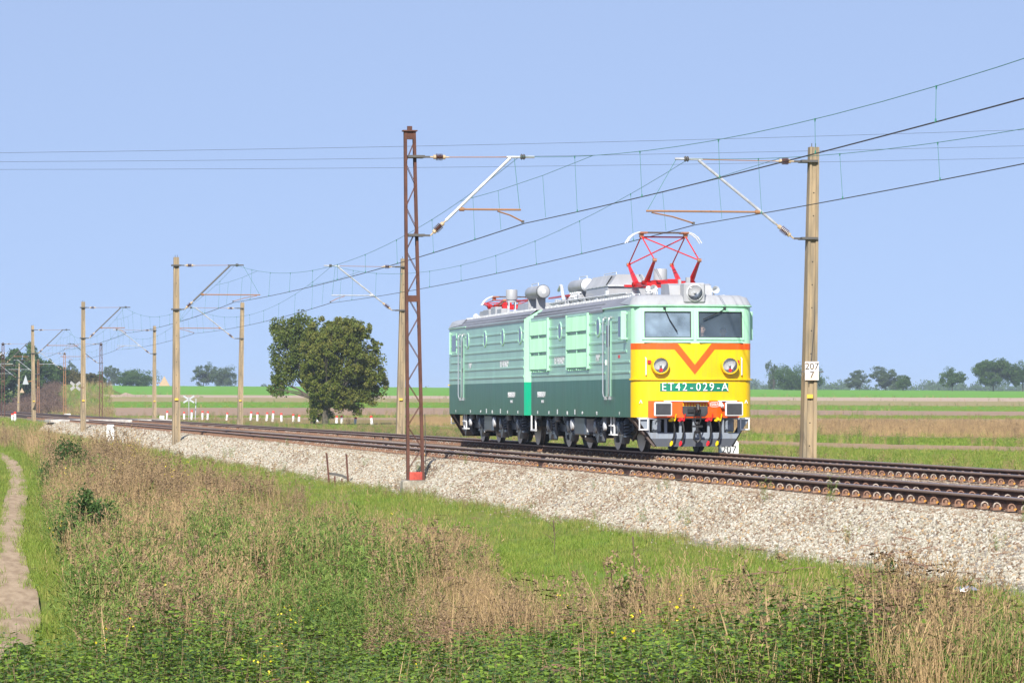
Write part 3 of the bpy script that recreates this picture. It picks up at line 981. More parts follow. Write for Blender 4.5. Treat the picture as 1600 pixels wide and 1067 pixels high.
    for j, (z, k, b) in enumerate(((3.80, 1.015, -.02), (3.86, 1.0, .02), (4.00, .955, .12), (4.06, .86, .30), (4.075, .80, .75), (4.08, .78, 1.6))):
        for w in ws:
            vs.append((w * k, fy(w, 3.8) * k + b - .01, z))
    n = len(ws)
    m.add(vs, [(j * n + i, j * n + i + 1, (j + 1) * n + i + 1, (j + 1) * n + i) for j in range(5) for i in range(n - 1)])
    for i_, s_ in ((0, -1), (n - 1, 1)):
        m.add([vs[j * n + i_] for j in range(6)] + [(s_ * 1.47, 2.4, 3.88)], [(j, j + 1, 6) for j in range(5)])
    B(m, 'roof_brow', 'paint_grey', roof, True)
    m = MB()
    pts = [(w * 1.015, fy(w, 3.78, .035), 3.775) for w in _WL]
    m.tube([(-HW - .015, 4.0, 3.775)] + pts + [(HW + .015, 4.0, 3.775)], .022, 6)
    B(m, 'gutter', 'paint_mint', roof, True)
    # row of small fixings along the roof edge
    for s in (-1, 1):
        m = MB()
        for k in range(58):
            m.box((s * 1.2, 1.9 + k * .219, 4.085), (.05, .09, .06))
        tag(B(m, 'roof_fixings', 'fitting_white', roof), kind='stuff')
    # ---- roof equipment
    def drumlike(n, c, ax, prof, mt='paint_grey'):
        mm = MB(); mm.lathe(c, ax, prof, 20); return B(mm, n, mt, loco, True)
    fan = drumlike('roof_vent', (.42, 6.05, 4.52), (0, 0, 1), [(0, .16), (.10, .16), (.10, .185), (.40, .185), (.42, .17)])
    mm = MB()
    for k in range(4):
        q = R(45 + 90 * k); mm.tube([(.42 + .15 * math.cos(q), 6.05 + .15 * math.sin(q), 4.06), (.42 + .15 * math.cos(q), 6.05 + .15 * math.sin(q), 4.55)], .02, 5)
    B(mm, 'strut', 'fitting_white', fan)
    # resistor / breaker housing
    mm = MB()
    if lead:
        mm.prism([(-.72, 4.06), (.72, 4.06), (.66, 4.52), (-.66, 4.52)], 1, 7.9, 11.0)
        mm.prism([(-.60, 4.52), (.60, 4.52), (.36, 4.86), (-.36, 4.86)], 1, 8.1, 10.8)
    else:
        mm.prism([(-.72, 4.06), (.72, 4.06), (.66, 4.40), (-.66, 4.40)], 1, 8.6, 10.6)
        mm.bevbox((.95, 6.2, 4.22), (.22, .9, .30), .02); mm.bevbox((.95, 7.3, 4.18), (.2, .8, .22), .02); mm.bevbox((.92, 4.6, 4.20), (.2, 1.1, .26), .02)
    hs = B(mm, 'equipment_housing', 'paint_grey')
    for k in range(5 if lead else 0):
        mm = MB(); l = 8.5 + k * .52
        mm.add([(-.62, l, 4.54), (-.58, l + .46, 4.54), (-.37, l + .46, 4.86), (-.42, l, 4.86), (-.70, l + .46, 4.54), (-.46, l + .46, 4.86)], [(0, 4, 5, 3), (0, 3, 2, 1), (1, 2, 5, 4)])
        B(mm, 'louvre', 'paint_grey', hs)
    if lead:
     mm = MB(); mm.tube([(-.3, 8.5, 4.86), (-.3, 8.5, 4.93), (-.3, 10.2, 4.93), (-.3, 10.2, 4.86)], .012, 5); B(mm, 'rail', 'fitting_white', hs)
    if lead:
     mm = MB(); mm.box((0, 9.4, 4.535), (1.36, 3.16, .03)); B(mm, 'ledge', 'fitting_white', hs)
    for k in range(4):
        l = 11.15 + k * .34
        mm = MB(); mm.lathe((-.86, l, 4.06), (0, 0, 1), [(0, .11), (.08, .12), (.10, .07), (.16, .11), (.2, .07), (.26, .11), (.30, .05), (.36, .05)], 10)
        mm.box((-.86, l, 4.44), (.14, .12, .05)); B(mm, 'insulator', 'fitting_white', loco, True)
    tw, tl = (-.5, 11.4) if lead else (.72, 11.05)
    mm = MB(); mm.lathe((tw, tl, 4.66), (0, 1, 0), [(0, .05), (.03, .125), (.10, .185), (.18, .205), (2.2, .205), (2.28, .185), (2.33, .09)], 20)
    tk = B(mm, 'air_tank', 'paint_grey', loco, True)
    mm = MB(); mm.lathe((tw, tl + .17 if lead else tl + 2.15, 4.66), (0, 1, 0), [(0, .213), (.05, .213)], 20); B(mm, 'band', 'black_steel', tk)
    mm = MB(); mm.lathe((tw, tl - .004 if lead else tl + 2.335, 4.66), (0, 1 if lead else -1, 0), [(0, .05), (.032, .127), (.10, .188), (.172, .209)], 20); B(mm, 'tank_end', 'lens_white', tk, True)
    for l in (.4, 1.8):
        mm = MB(); mm.box((tw, tl + l, 4.26), (.28, .07, .42)); B(mm, 'bracket', 'paint_grey', tk)
    mm = MB(); mm.tube([(tw, tl + .3, 4.86), (tw, tl + .3, 4.94), (tw, tl + 1.4, 4.94), (tw, tl + 1.4, 4.86)], .012, 5); B(mm, 'grab_bar', 'fitting_white', tk)
    # cable runs, junction boxes, bus bars
    mm = MB(); mm.tube([(-.8, 13.6, 4.2), (-.8, 13.9, 4.5), (-.75, 14.3, 4.72), (-.7, 14.7, 4.75), (-.7, 15.05, 4.62)], .05, 8); B(mm, 'cable_duct', 'fitting_white', loco, True)
    mm = MB(); mm.bar((.1, 5.2, 4.58), (.1, 8.0, 4.58), .08, .05); B(mm, 'bus_bar', 'paint_red')
    mm = MB(); mm.bar((.1, 11.0, 4.52), (.1, 14.7, 4.52), .08, .05); B(mm, 'bus_bar', 'paint_red')
    mm = MB(); mm.bevbox((-.15, 13.6, 4.46), (.38, .5, .14), .03); mm.lathe((-.15, 13.6, 4.5), (0, 0, 1), [(0, .15), (.1, .13), (.12, .04)], 12); B(mm, 'isolator', 'paint_red', loco, True)
    rr = random.Random(5)
    for k in range(26):
        l = 5.6 + k * .35; w = rr.choice((-1.02, -.95, -.88, -.75, .9)); h = rr.uniform(.08, .30)
        mm = MB(); mm.bevbox((w, l, 4.06 + h / 2), (rr.uniform(.08, .2), rr.uniform(.08, .34), h), .015)
        B(mm, 'junction_box', rr.choice(('fitting_white', 'paint_grey', 'paint_grey')))
    for k in range(3):
        mm = MB(); w = -.98 - .05 * k
        mm.tube([(w, 2.2 + k * .6, 4.13 + .03 * k), (w, 6.0, 4.15 + .03 * k), (w, 10.5, 4.16 + .03 * k), (w, 14.5, 4.15 + .03 * k)], .022, 6); B(mm, 'conduit', 'fitting_white', loco, True)
    # ---- pantograph
    pan = bpy.data.objects.new('pantograph', None); pan.parent = loco; COL.objects.link(pan)
    up = lead
    c = 3.75; a = .60
    mm = MB()
    zb = 4.42
    for s in (-1, 1):
        mm.bar((s * .62, c - .95, zb), (s * .62, c + .95, zb), .07, .09)
        for l in (-.62, .62):
            mm.tube([(-.72, c + l, zb + .04), (.72, c + l, zb + .04)], .055, 8)
        mm.bar((s * .5, c - .95, zb), (-s * .5, c + .95, zb), .05, .07)
    mm.box((0, c - .93, zb), (1.3, .07, .08)); mm.box((0, c + .93, zb), (1.3, .07, .08))
    mm.box((.25, c + .2, zb + .1), (.3, .6, .12)); mm.box((-.75, c + .8, zb), (.3, .1, .06)); mm.box((-.2, c - .3, zb + .06), (.3, .3, .12))
    B(mm, 'base_frame', 'paint_red', pan, True)
    for s in (-1, 1):
        for l in (-.9, .9):
            mm = MB(); mm.lathe((s * .6, c + l, 4.06), (0, 0, 1), [(0, .09), (.05, .09), (.06, .055), (.10, .09), (.13, .055), (.17, .09), (.2, .055), (.25, .08), (.31, .05)], 10)
            B(mm, 'insulator', 'fitting_white', pan, True)
    if up:
        zk, zh, kl = 5.02, 5.70, 1.66
    else:
        zk, zh, kl = 4.60, 4.66, 1.95
    for s in (-1, 1):
        for f in (-1, 1):
            mm = MB(); mm.tube([(s * a, c + f * .62, zb + .04), (s * a, c + f * kl, zk)], [.085, .038], 8)
            B(mm, 'lower_arm', 'paint_red', pan, True)
            mm = MB(); mm.lathe((s * a - .05, c + f * kl, zk), (1, 0, 0), [(0, .05), (.1, .05)], 10); B(mm, 'knee_joint', 'copper', pan)
            mm = MB(); mm.tube([(s * a, c + f * kl, zk), (s * a, c + f * .06, zh)], .019, 6); B(mm, 'upper_arm', 'paint_red', pan, True)
    for f in (-1, 1):
        mm = MB(); mm.tube([(f * a, c + f * kl * -1, zk), (-f * a, c - f * .06, zh)], .017, 6); B(mm, 'diagonal_brace', 'paint_red', pan, True)
    mm = MB(); mm.tube([(-a, c, zh), (a, c, zh)], .022, 6); B(mm, 'cross_tube', 'paint_red', pan, True)
    for s in (-1, 1):
        mm = MB(); mm.box((s * a, c, zh + .05), (.10, .16, .12)); mm.bevbox((s * (a - .04), c, zh + .11), (.22, .34, .05), .015); B(mm, 'head_spring_box', 'copper', pan)
    for f in (-1, 1):
        mm = MB(); l = c + f * .13; z = zh + .115
        q = [(-.55, l, z)]
        mm.bar((-.52, l, z), (.52, l, z), .05, .035); B(mm, 'collector_strip', 'brown_steel', pan)
        for s in (-1, 1):
            mm = MB(); mm.tube([(s * .52, l, z), (s * .68, l, z + .005), (s * .80, l, z - .04), (s * .92, l, z - .13), (s * 1.02, l, z - .28)], .018, 6)
            B(mm, 'horn', 'fitting_white', pan, True)
    return body

section(None)
section(LOCO_L)

# ---- the two cab fronts
def cab_front(rot):
    B = lambda m, n, mt, p=loco, sm=False: m.build(n, mt, p, smooth=sm, rot180=rot)
    # mint upper front with two window openings
    m = MB()
    GW, GZ0, GZ1 = (.095, 1.29), 2.955, 3.625
    front_patch(m, -HW, HW, Z_BELT, GZ0); front_patch(m, -HW, HW, GZ1, 3.80)
    for w0, w1 in ((-HW, -GW[1]), (-GW[0], GW[0]), (GW[1], HW)):
        front_patch(m, w0, w1, GZ0, GZ1)
    up = B(m, 'cab_front', 'paint_mint', loco, True)
    m = MB(); front_patch(m, -HW, HW, Z_SK, Z_BELT)
    low = B(m, 'nose_panel', 'paint_yellow', loco, True)
    # ledge across the nose
    m = MB()
    pts = [(w * 1.012, fy(w, 0, .022), 1.884) for w in _WL]
    for i in range(len(pts) - 1): m.bar(pts[i], pts[i + 1], .05, .035)
    B(m, 'ledge', 'paint_yellow', low)
    # orange band and chevron
    m = MB()
    fin = lambda z: .0 + (z - 2.257) / (2.81 - 2.257) * .45
    fout = lambda z: (z - 2.007) / (2.65 - 2.007) * .53
    front_patch(m, -HW, -.53, 2.65, 2.81, .004); front_patch(m, .53, HW, 2.65, 2.81, .004)
    for s in (-1, 1):
        front_patch(m, 0, 0, 2.65, 2.81, .004, 2, lambda z: s * .53, lambda z: s * fin(z))
        front_patch(m, 0, 0, 2.257, 2.65, .004, 6, lambda z: s * fout(z), lambda z: s * fin(z))
        front_patch(m, 0, 0, 2.007, 2.257, .004, 4, lambda z: s * fout(z), lambda z: 0.0)
    B(m, 'chevron', 'paint_orange', low)
    # windscreens
    for s in (-1, 1):
        w0, w1 = GW
        m = MB()
        def ring(ww0, ww1, z0, z1, t, dep, mb):
            for a0, a1, b0, b1 in ((ww0 - t, ww1 + t, z0 - t, z0), (ww0 - t, ww1 + t, z1, z1 + t), (ww0 - t, ww0, z0, z1), (ww1, ww1 + t, z0, z1)):
                ws = [a0 + (a1 - a0) * k / 5 for k in range(6)]
                vs = []
                for w in ws:
                    for z, d in ((b0, 0), (b1, 0), (b1, dep), (b0, dep)):
                        vs.append((s * w, fy(w, z, d) + (.02 if d == 0 else 0), z))
                fs = []
                for k in range(5):
                    for e in range(4): fs.append((k * 4 + e, k * 4 + (e + 1) % 4, (k + 1) * 4 + (e + 1) % 4, (k + 1) * 4 + e))
                fs += [(0, 1, 2, 3), (20, 21, 22, 23)]
                mb.add(vs, fs)
        ring(w0, w1, GZ0, GZ1, .055, .035, m)
        ws_ = B(m, 'windscreen', 'paint_mint')
        m = MB(); ring(w0 + .02, w1 - .02, GZ0 + .02, GZ1 - .02, .02, .012, m); B(m, 'seal', 'rubber_seal', ws_)
        m = MB(); front_patch(m, min(s * w0, s * w1), max(s * w0, s * w1), GZ0, GZ1, -.02)
        B(m, 'pane', 'cab_glass_dusty' if s < 0 else 'cab_glass', ws_)
        m = MB()
        if s < 0: p = [(-.78, 3.70), (-.66, 3.42), (-.46, 3.10)]
        else: p = [(.80, 3.70), (.60, 3.58), (.22, 3.42)]
        m.tube([(w, fy(w, z, .05), z) for w, z in p], .012, 5)
        m.tube([(p[1][0] * .5 + p[0][0] * .5, fy(p[1][0], 3.5, .045), p[1][1] * .5 + p[0][1] * .5)] + [(w, fy(w, z, .032), z) for w, z in p[1:]], .010, 5)
        m.box((p[0][0], fy(p[0][0], 3.7, .03), p[0][1]), (.06, .06, .06))
        B(m, 'wiper', 'black_steel', ws_)
        m = MB(); m.bar((s * .12, fy(.1, 2.84, .03), 2.835), (s * 1.30, fy(1.3, 2.84, .03), 2.835), .05, .02); B(m, 'sill', 'paint_mint', ws_)
    # headlights in the nose
    for s in (-1, 1):
        w = s * .91; y = fy(.91)
        m = MB(); m.lathe((w, y + .02, 2.24), (0, -1, 0), [(0, .235), (.06, .235), (.14, .225), (.20, .222), (.20, .192), (.13, .188)], 24, False)
        hl = B(m, 'headlight', 'paint_yellow', loco, True)
        m = MB(); m.lathe((w, y - .10, 2.24), (0, -1, 0), [(-.05, .02), (-.03, .09), (.0, .15), (.05, .192)], 24, False); B(m, 'reflector', 'reflector', hl, True)
        m = MB(); m.lathe((w, y - .165, 2.24), (0, -1, 0), [(0, .188), (.015, .16), (.025, .02)], 24); B(m, 'lens', 'lamp_glass', hl, True)
        m = MB(); m.lathe((w, y - .13, 2.24), (0, -1, 0), [(0, .04), (.05, .03)], 12); B(m, 'bulb', 'fitting_white', hl)
        m = MB(); m.lathe((w, y - .17, 2.12), (0, -1, 0), [(0, .05), (.025, .045)], 12); B(m, 'red_lamp', 'valve_red', hl)
        m = MB(); m.box((w - .265 if s < 0 else w + .245, fy(1.17, 0, .03), 2.335), (.08, .05, .08)); B(m, 'marker', 'valve_red')
        wr = s * 1.26
        m = MB(); m.tube([(wr, fy(wr), 2.44), (wr, fy(wr, 0, .07), 2.42), (wr, fy(wr, 0, .07), 2.0), (wr, fy(wr), 1.98)], .016, 6); B(m, 'handrail', 'paint_white', loco, True)
    # number plate
    m = MB(); front_patch(m, -.90, .90, 1.575, 1.79, .008); pl = B(m, 'number_plate', 'plate_green', loco)
    for i, ch in enumerate('ET42-029-A'):
        w = -.80 + i * .178
        M = Matrix.Translation((w, fy(w, 0, .022), 1.682)) @ Matrix.Rotation(-math.atan(.14 * w), 4, 'Z') @ Matrix.Rotation(math.pi / 2, 4, 'X')
        text(ch, .30, 'letter', 'paint_white', pl, M, .006, .92, rot)
    for w in (-1.38, 1.40):
        M = Matrix.Translation((w, fy(w, 0, .01) - .015, 1.27)) @ Matrix.Rotation(math.pi / 2, 4, 'X')
        text('^', .22, 'lifting_mark', 'paint_white', loco, M, .003, 1, rot)
    # orange buffer beam
    m = MB()
    front_patch(m, -1.2, 1.2, Z_SK - .01, 1.335, .012); bb = B(m, 'buffer_beam', 'paint_orange')
    M = Matrix.Translation((.52, fy(.5, 0, .018), 1.24)) @ Matrix.Rotation(math.pi / 2, 4, 'X')
    text('850kN', .10, 'lettering', 'paint_white', bb, M, .003, 1, rot)
    m = MB(); m.tube([(.52 + .2 * math.cos(R(t)), fy(.5, 0, .016), 1.24 + .06 * math.sin(R(t))) for t in range(0, 361, 20)], .007, 4); B(m, 'oval', 'paint_white', bb)
    for s in (-1, 1):
        w = s * .93
        m = MB(); m.lathe((w, .2, 1.12), (0, -1, 0), [(0, .14), (.35, .14), (.36, .11), (.62, .11)], 14); bf = B(m, 'buffer', 'black_steel', loco, True)
        m = MB(); m.bevbox((w, -.44, 1.12), (.47, .05, .36), .04); B(m, 'rim', 'paint_white', bf)
        m = MB(); m.bevbox((w, -.468, 1.12), (.40, .012, .29), .02); B(m, 'face', 'buffer_face', bf)
        m = MB(); m.bar((w - .22 * s - .1, .1, 1.33), (w - .22 * s + .4, .1, 1.33), .22, .02); m.bar((w - s * .26, .05, 1.30), (w - s * .22, -.1, 1.18), .06, .06); B(m, 'foot_plate', 'paint_white', bf)
    m = MB(); m.box((0, -.03, 1.325), (.66, .26, .025)); B(m, 'coupler_step', 'paint_white')
    m = MB()
    for k in range(2):
        for i in range(9): m.lathe((-.30 + i * .075, .0, 1.255 - k * .055), (0, -1, 0), [(0, .028), (.03, .02)], 6)
    B(m, 'rivets', 'paint_yellow')
    # draw hook, plate and screw coupling
    m = MB(); m.prism([(-.33, 1.20), (.33, 1.20), (.33, 1.03), (.26, .94), (-.26, .94), (-.33, 1.03)], 1, -.04, .02); B(m, 'hook_plate', 'buffer_face')
    m = MB(); m.bar((0, 0, 1.10), (0, -.28, 1.10), .08, .14); m.tube([(0, -.22, 1.08), (0, -.36, 1.06), (0, -.42, 1.12), (0, -.40, 1.2), (0, -.32, 1.22)], .045, 8)
    m.bar((-.2, -.06, 1.08), (-.02, -.06, 1.08), .05, .09); B(m, 'draw_hook', 'black_steel', loco, True)
    m = MB()
    for s in (-1, 1):
        m.tube([(s * .07, -.32, 1.12), (s * .09, -.30, .85), (s * .05, -.28, .72)], .018, 6)
        m.tube([(s * .06, -.28, .55), (s * .085, -.28, .35), (0, -.28, .27)], .03, 6)
    m.lathe((0, -.28, .50), (0, 0, 1), [(0, .06), (.05, .08), (.1, .035), (.2, .035), (.24, .07), (.3, .03)], 8)
    m.bar((-.14, -.28, .68), (.14, -.28, .68), .05, .05)
    B(m, 'screw_coupling', 'black_steel', loco, True)
    # pilot: grey frame with dark openings, tapering to a dark beam
    m = MB()
    y0, t = .12, .06
    def slab(poly): m.prism([(w, z) for w, z in poly], 1, y0, y0 + t)
    wt = lambda z: 1.50 - (.91 - z) / .75 * .52
    slab([(-wt(.91), .91), (-1.16, .91), (-1.16, .52), (-wt(.52), .52)]); slab([(wt(.91), .91), (1.16, .91), (1.16, .52), (wt(.52), .52)])
    slab([(-1.16, .91), (1.16, .91), (1.16, .86), (-1.16, .86)])
    slab([(-wt(.50), .52), (wt(.50), .52), (wt(.36), .36), (-wt(.36), .36)])
    for w0, w1 in ((-.77, -.70), (-.38, -.32), (-.03, .05), (.36, .42), (.74, .80)): slab([(w0, .52), (w1, .52), (w1, .86), (w0, .86)])
    pil = B(m, 'pilot', 'pilot_grey')
    m = MB(); m.prism([(-wt(.36), .365), (wt(.36), .365), (wt(.16), .16), (-wt(.16), .16)], 1, y0 - .02, y0 + .05); B(m, 'sweep_beam', 'beam_grey', pil)
    for s in (-1, 1):
        m = MB()
        m.add([(s * 1.50, .17, .91), (s * .98, .17, .16), (s * .98, .60, .16), (s * 1.53, 1.15, .91)], [(0, 1, 2, 3)])
        m.bar((s * 1.545, .55, .92), (s * 1.02, .17, .17), .05, .05); B(m, 'side_plate', 'brown_steel', pil)
    m = MB(); m.box((0, 1.0, .62), (2.2, .03, .6)); m.box((0, .6, .88), (2.5, .8, .02)); B(m, 'opening_shade', 'hole_shade', pil)  # near-black sheets paint the shade behind the pilot openings
    for s in (-1, 1):
        m = MB(); w = s * 1.33
        for a, b in (((w - .11, .06, .90), (w - .11, .06, .60)), ((w + .11, .06, .90), (w + .11, .06, .60)), ((w - .13, .06, .60), (w + .13, .06, .60)), ((w - .11, .06, .88), (w + .11, .06, .88))): m.bar(a, b, .028, .028, (0, 1, 0))
        m.box((w, .11, .585), (.22, .09, .02)); B(m, 'step', 'paint_white')
        w = s * .96
        m = MB(); m.bevbox((w, .22, .70), (.22, .16, .34), .03); m.lathe((w - .06, .13, .66), (0, -1, 0), [(0, .08), (.06, .07)], 10); m.tube([(w + .1, .12, .82), (w - .05, .08, .86), (w - .12, .12, .6)], .02, 5); B(m, 'control_valve', 'pilot_grey', loco, True)
        for wv, c in ((s * .60, 'valve_yellow'), (s * .36, 'valve_red')):
            m = MB(); m.tube([(wv, .05, .84), (wv + .03, -.04, .78), (wv + .05, -.10, .6), (wv + .03, -.08, .40), (wv - .02, -.04, .28)], .026, 7); ho = B(m, 'air_hose', 'rubber', loco, True)
            m = MB(); m.bevbox((wv, .0, .83), (.18, .08, .06), .02); m.lathe((wv, .02, .87), (0, -1, 0), [(0, .045), (.1, .035)], 8); m.bar((wv + .08, -.02, .84), (wv + .1, -.05, 1.0), .02, .02); B(m, 'tap', c, ho, True)
            m = MB(); m.bevbox((wv - .02, -.05, .25), (.06, .09, .11), .02); m.box((wv - .05, -.06, .22), (.04, .05, .08)); B(m, 'coupling_head', c, ho, True)
    # roof headlight in its box, fairing, horns
    m = MB(); m.prism([(.42, 4.0), (1.5, 4.05), (1.5, 4.37), (.72, 4.36), (.56, 4.31)], 0, -.56, .56)
    m.bevbox((0, .25, 4.10), (.56, .5, .52), .04); fa = B(m, 'lamp_fairing', 'paint_grey')
    m = MB(); m.lathe((0, .02, 4.10), (0, -1, 0), [(0, .225), (.05, .22), (.07, .20), (.05, .19)], 24, False); rh = B(m, 'headlight', 'fitting_white', loco, True)
    m = MB(); m.lathe((0, -.01, 4.10), (0, -1, 0), [(-.01, .02), (.0, .10), (.03, .17), (.045, .195)], 24, False); B(m, 'reflector', 'reflector', rh, True)
    m = MB(); m.lathe((0, -.05, 4.10), (0, -1, 0), [(0, .195), (.015, .17), (.03, .03)], 24); B(m, 'lens', 'lamp_glass', rh, True)
    m = MB(); m.lathe((0, -.02, 4.10), (0, -1, 0), [(0, .04), (.05, .03)], 10); B(m, 'bulb', 'fitting_white', rh)
    m = MB(); m.box((.02, .9, 4.43), (.10, .12, .2)); m.box((-.2, .9, 4.41), (.07, .1, .14)); B(m, 'fin', 'paint_grey', fa)
    for w, z in ((.66, 4.20), (-.98, 4.22)):
        m = MB(); m.lathe((w, .78, z), (0, -1, 0), [(0, .03), (.2, .04), (.28, .07), (.32, .10), (.31, .085), (.2, .03)], 14); m.tube([(w, .7, z), (w, .72, 4.05)], .025, 6)
        m.lathe((w - .13, .8, z - .02), (0, -1, 0), [(0, .03), (.2, .04), (.25, .06), (.28, .07)], 12)
        B(m, 'horn', 'fitting_white', loco, True)
    # inside the cab
    m = MB()
    m.add([(-1.55, 2.35, 1.5), (1.55, 2.35, 1.5), (1.55, 2.35, 3.8), (-1.55, 2.35, 3.8)], [(0, 1, 2, 3)])
    m.add([(-1.55, .5, 1.5), (1.55, .5, 1.5), (1.55, 2.4, 1.5), (-1.55, 2.4, 1.5)], [(0, 1, 2, 3)])
    m.add([(-1.55, .2, 3.76), (1.55, .2, 3.76), (1.55, 2.4, 3.76), (-1.55, 2.4, 3.76)], [(0, 1, 2, 3)])
    for s in (-1, 1): m.add([(s * 1.55, .5, 1.5), (s * 1.55, 2.4, 1.5), (s * 1.55, 2.4, 3.76), (s * 1.55, .5, 3.76)], [(0, 1, 2, 3)])
    ci = B(m, 'cab_interior', 'cab_wall')
    m = MB(); m.box((-.45, 2.33, 2.9), (.06, .03, 1.5)); m.box((.45, 2.33, 2.9), (.06, .03, 1.5)); m.box((-.9, 1.9, 3.70), (.5, .14, .05)); m.box((.75, 1.9, 3.70), (.5, .14, .05)); B(m, 'trim', 'cab_light', ci)
    m = MB(); m.bevbox((0, .30, 2.32), (2.2, .16, .44), .03); B(m, 'control_desk', 'buffer_face', ci)
    for w in (-.75, .80):
        m = MB(); m.bevbox((w, 1.55, 2.2), (.5, .5, .12), .04); m.bevbox((w, 1.83, 2.62), (.48, .12, .75), .05); m.tube([(w, 1.6, 1.5), (w, 1.6, 2.2)], .06, 8); B(m, 'seat', 'seat_cloth', ci)
cab_front(None)
cab_front(LOCO_L)

# ---- coupling between the sections
m = MB(); m.bevbox((0, 15.35, 2.3), (.95, 1.1, 2.1), .05); m.tube([(0, 14.7, 1.05), (0, 16.0, 1.05)], .12, 8)
for w in (-.9, -.6, .7):
    m.tube([(w, 14.75, 1.6), (w, 15.0, 1.2), (w, 15.35, 1.05), (w, 15.7, 1.2), (w, 15.95, 1.6)], .035, 6)
m.build('gangway', 'rubber', loco)
m = MB()
for s in (-1, 1):
    for l in (14.45, 15.15):
        m.bar((s * 1.5, l, .92), (s * 1.5, l, .48), .04, .04, (0, 1, 0))
    m.bar((s * 1.5, 14.43, .48), (s * 1.5, 15.17, .48), .06, .05)
m.build('step', 'paint_white', loco)

# ---- bogies
def coil(m, c, r, h, turns, rt=.022):
    n = int(turns * 10)
    m.tube([(c[0] + r * math.cos(2 * math.pi * k / 10), c[1] + r * math.sin(2 * math.pi * k / 10), c[2] + h * k / n) for k in range(n + 1)], rt, 5)
AX = [2.75, 5.85, 9.75, 12.85]
for rot in (None, LOCO_L):
    B = lambda m, n, mt, p=loco, sm=False: m.build(n, mt, p, smooth=sm, rot180=rot)
    for b0, b1 in ((AX[0], AX[1]), (AX[2], AX[3])):
        mid = (b0 + b1) / 2
        m = MB()
        for s in (-1, 1):
            m.prism([(b0 - .9, .62), (b0 - .55, .80), (b0 + .7, .82), (mid - .5, .66), (mid + .5, .66), (b1 - .7, .82), (b1 + .55, .80), (b1 + .9, .62), (b1 + .6, .52), (mid + .6, .46), (mid - .6, .46), (b0 - .6, .52)], 0, s * 1.12 - .07, s * 1.12 + .07)
        m.box((0, mid, .62), (2.1, .5, .26)); m.box((0, b0 - .75, .66), (2.2, .14, .16)); m.box((0, b1 + .75, .66), (2.2, .14, .16))
        m.bevbox((0, b0 + .55, .58), (1.2, .8, .6), .12); m.bevbox((0, b1 - .55, .58), (1.2, .8, .6), .12)
        bog = B(m, 'bogie', 'bogie_grey')
        for ax in (b0, b1):
            for s in (-1, 1):
                m = MB(); m.lathe((s * .68, ax, .625), (s, 0, 0), [(-.02, .655), (.01, .655), (.03, .628), (.12, .622), (.125, .55), (.10, .52), (.075, .25), (.12, .18), (.16, .17)], 32); B(m, 'wheel', 'wheel_steel', bog, True)
                m = MB(); m.lathe((s * .70, ax, .625), (s, 0, 0), [(.106, .585), (.109, .62)], 32); B(m, 'tyre', 'wheel_rim', bog)
                # axlebox with its pointed keeper, springs either side
                m = MB(); w = s * 1.27
                m.bevbox((w, ax, .62), (.26, .38, .40), .05); m.lathe((w + s * .12, ax, .62), (s, 0, 0), [(0, .17), (.05, .16), (.07, .1)], 14)
                m.prism([(ax - .30, .46), (ax + .30, .46), (ax + .05, .20), (ax - .05, .20)], 0, w - .10, w + .12)
                B(m, 'axlebox', 'bogie_grey', bog, True)
                for d in (-.48, .48):
                    m = MB(); coil(m, (w, ax + d, .42), .10, .34, 4); m.lathe((w, ax + d, .38), (0, 0, 1), [(0, .13), (.05, .13)], 10); m.lathe((w, ax + d, .76), (0, 0, 1), [(0, .13), (.06, .11), (.14, .05)], 10); B(m, 'spring', 'bogie_grey', bog, True)
                m = MB(); d = .80 if ax == b0 else -.80
                m.tube([(w + s * .05, ax + d, .95), (w + s * .05, ax + d * .92, .60), (w, ax + d * .85, .34)], .05, 7); m.lathe((w + s * .06, ax + d, .70), (0, 0, 1), [(0, .07), (.1, .085), (.2, .07)], 10); m.bevbox((w - .05, ax + d * .8, .42), (.12, .10, .38), .03); B(m, 'brake_hanger', 'bogie_grey', bog, True)
                m = MB(); m.lathe((w + s * .04, ax + d * 1.15, .74), (0, 0, 1), [(0, .05), (.04, .085), (.20, .085), (.24, .04), (.30, .04)], 12); B(m, 'sand_box', 'pilot_grey', bog, True)
            m = MB(); m.tube([(-.8, ax, .625), (.8, ax, .625)], .09, 10); B(m, 'axle', 'wheel_steel', bog)
    # boxes slung from the frame, steps
    for s in (-1, 1):
        m = MB(); m.bevbox((s * 1.28, 7.8, .64), (.42, 1.5, .50), .03); eb = B(m, 'equipment_box', 'bogie_grey')
        m = MB()
        for k in range(6): m.box((s * 1.33, 7.02, .36 + .0 * k), (.30 - .04 * k, .02, .04))
        m.box((s * 1.28, 7.04, .66), (.30, .02, .36)); B(m, 'lit_end', 'fitting_white', eb)  # pale plate paints the sunlit front end of the box
        m = MB(); m.lathe((s * 1.45, 8.9, .68), (s, 0, 0), [(0, .16), (.06, .15), (.08, .08)], 14); m.lathe((s * 1.45, 4.3, .66), (s, 0, 0), [(0, .13), (.06, .12), (.08, .06)], 12); B(m, 'air_filter', 'fitting_white', loco, True)
        m = MB()
        for l in (3.05, 3.45): m.bar((s * 1.48, l, .91), (s * 1.48, l, .42), .04, .05, (0, 1, 0))
        for z in (.44, .68): m.box((s * 1.46, 3.25, z), (.18, .42, .03))
        B(m, 'step', 'paint_white')
        m = MB(); m.lathe((s * 1.05, 7.6, .34), (0, 1, 0), [(0, .12), (.06, .16), (.9, .16), (.96, .1)], 14); B(m, 'reservoir', 'bogie_grey', loco, True)
    m = MB()
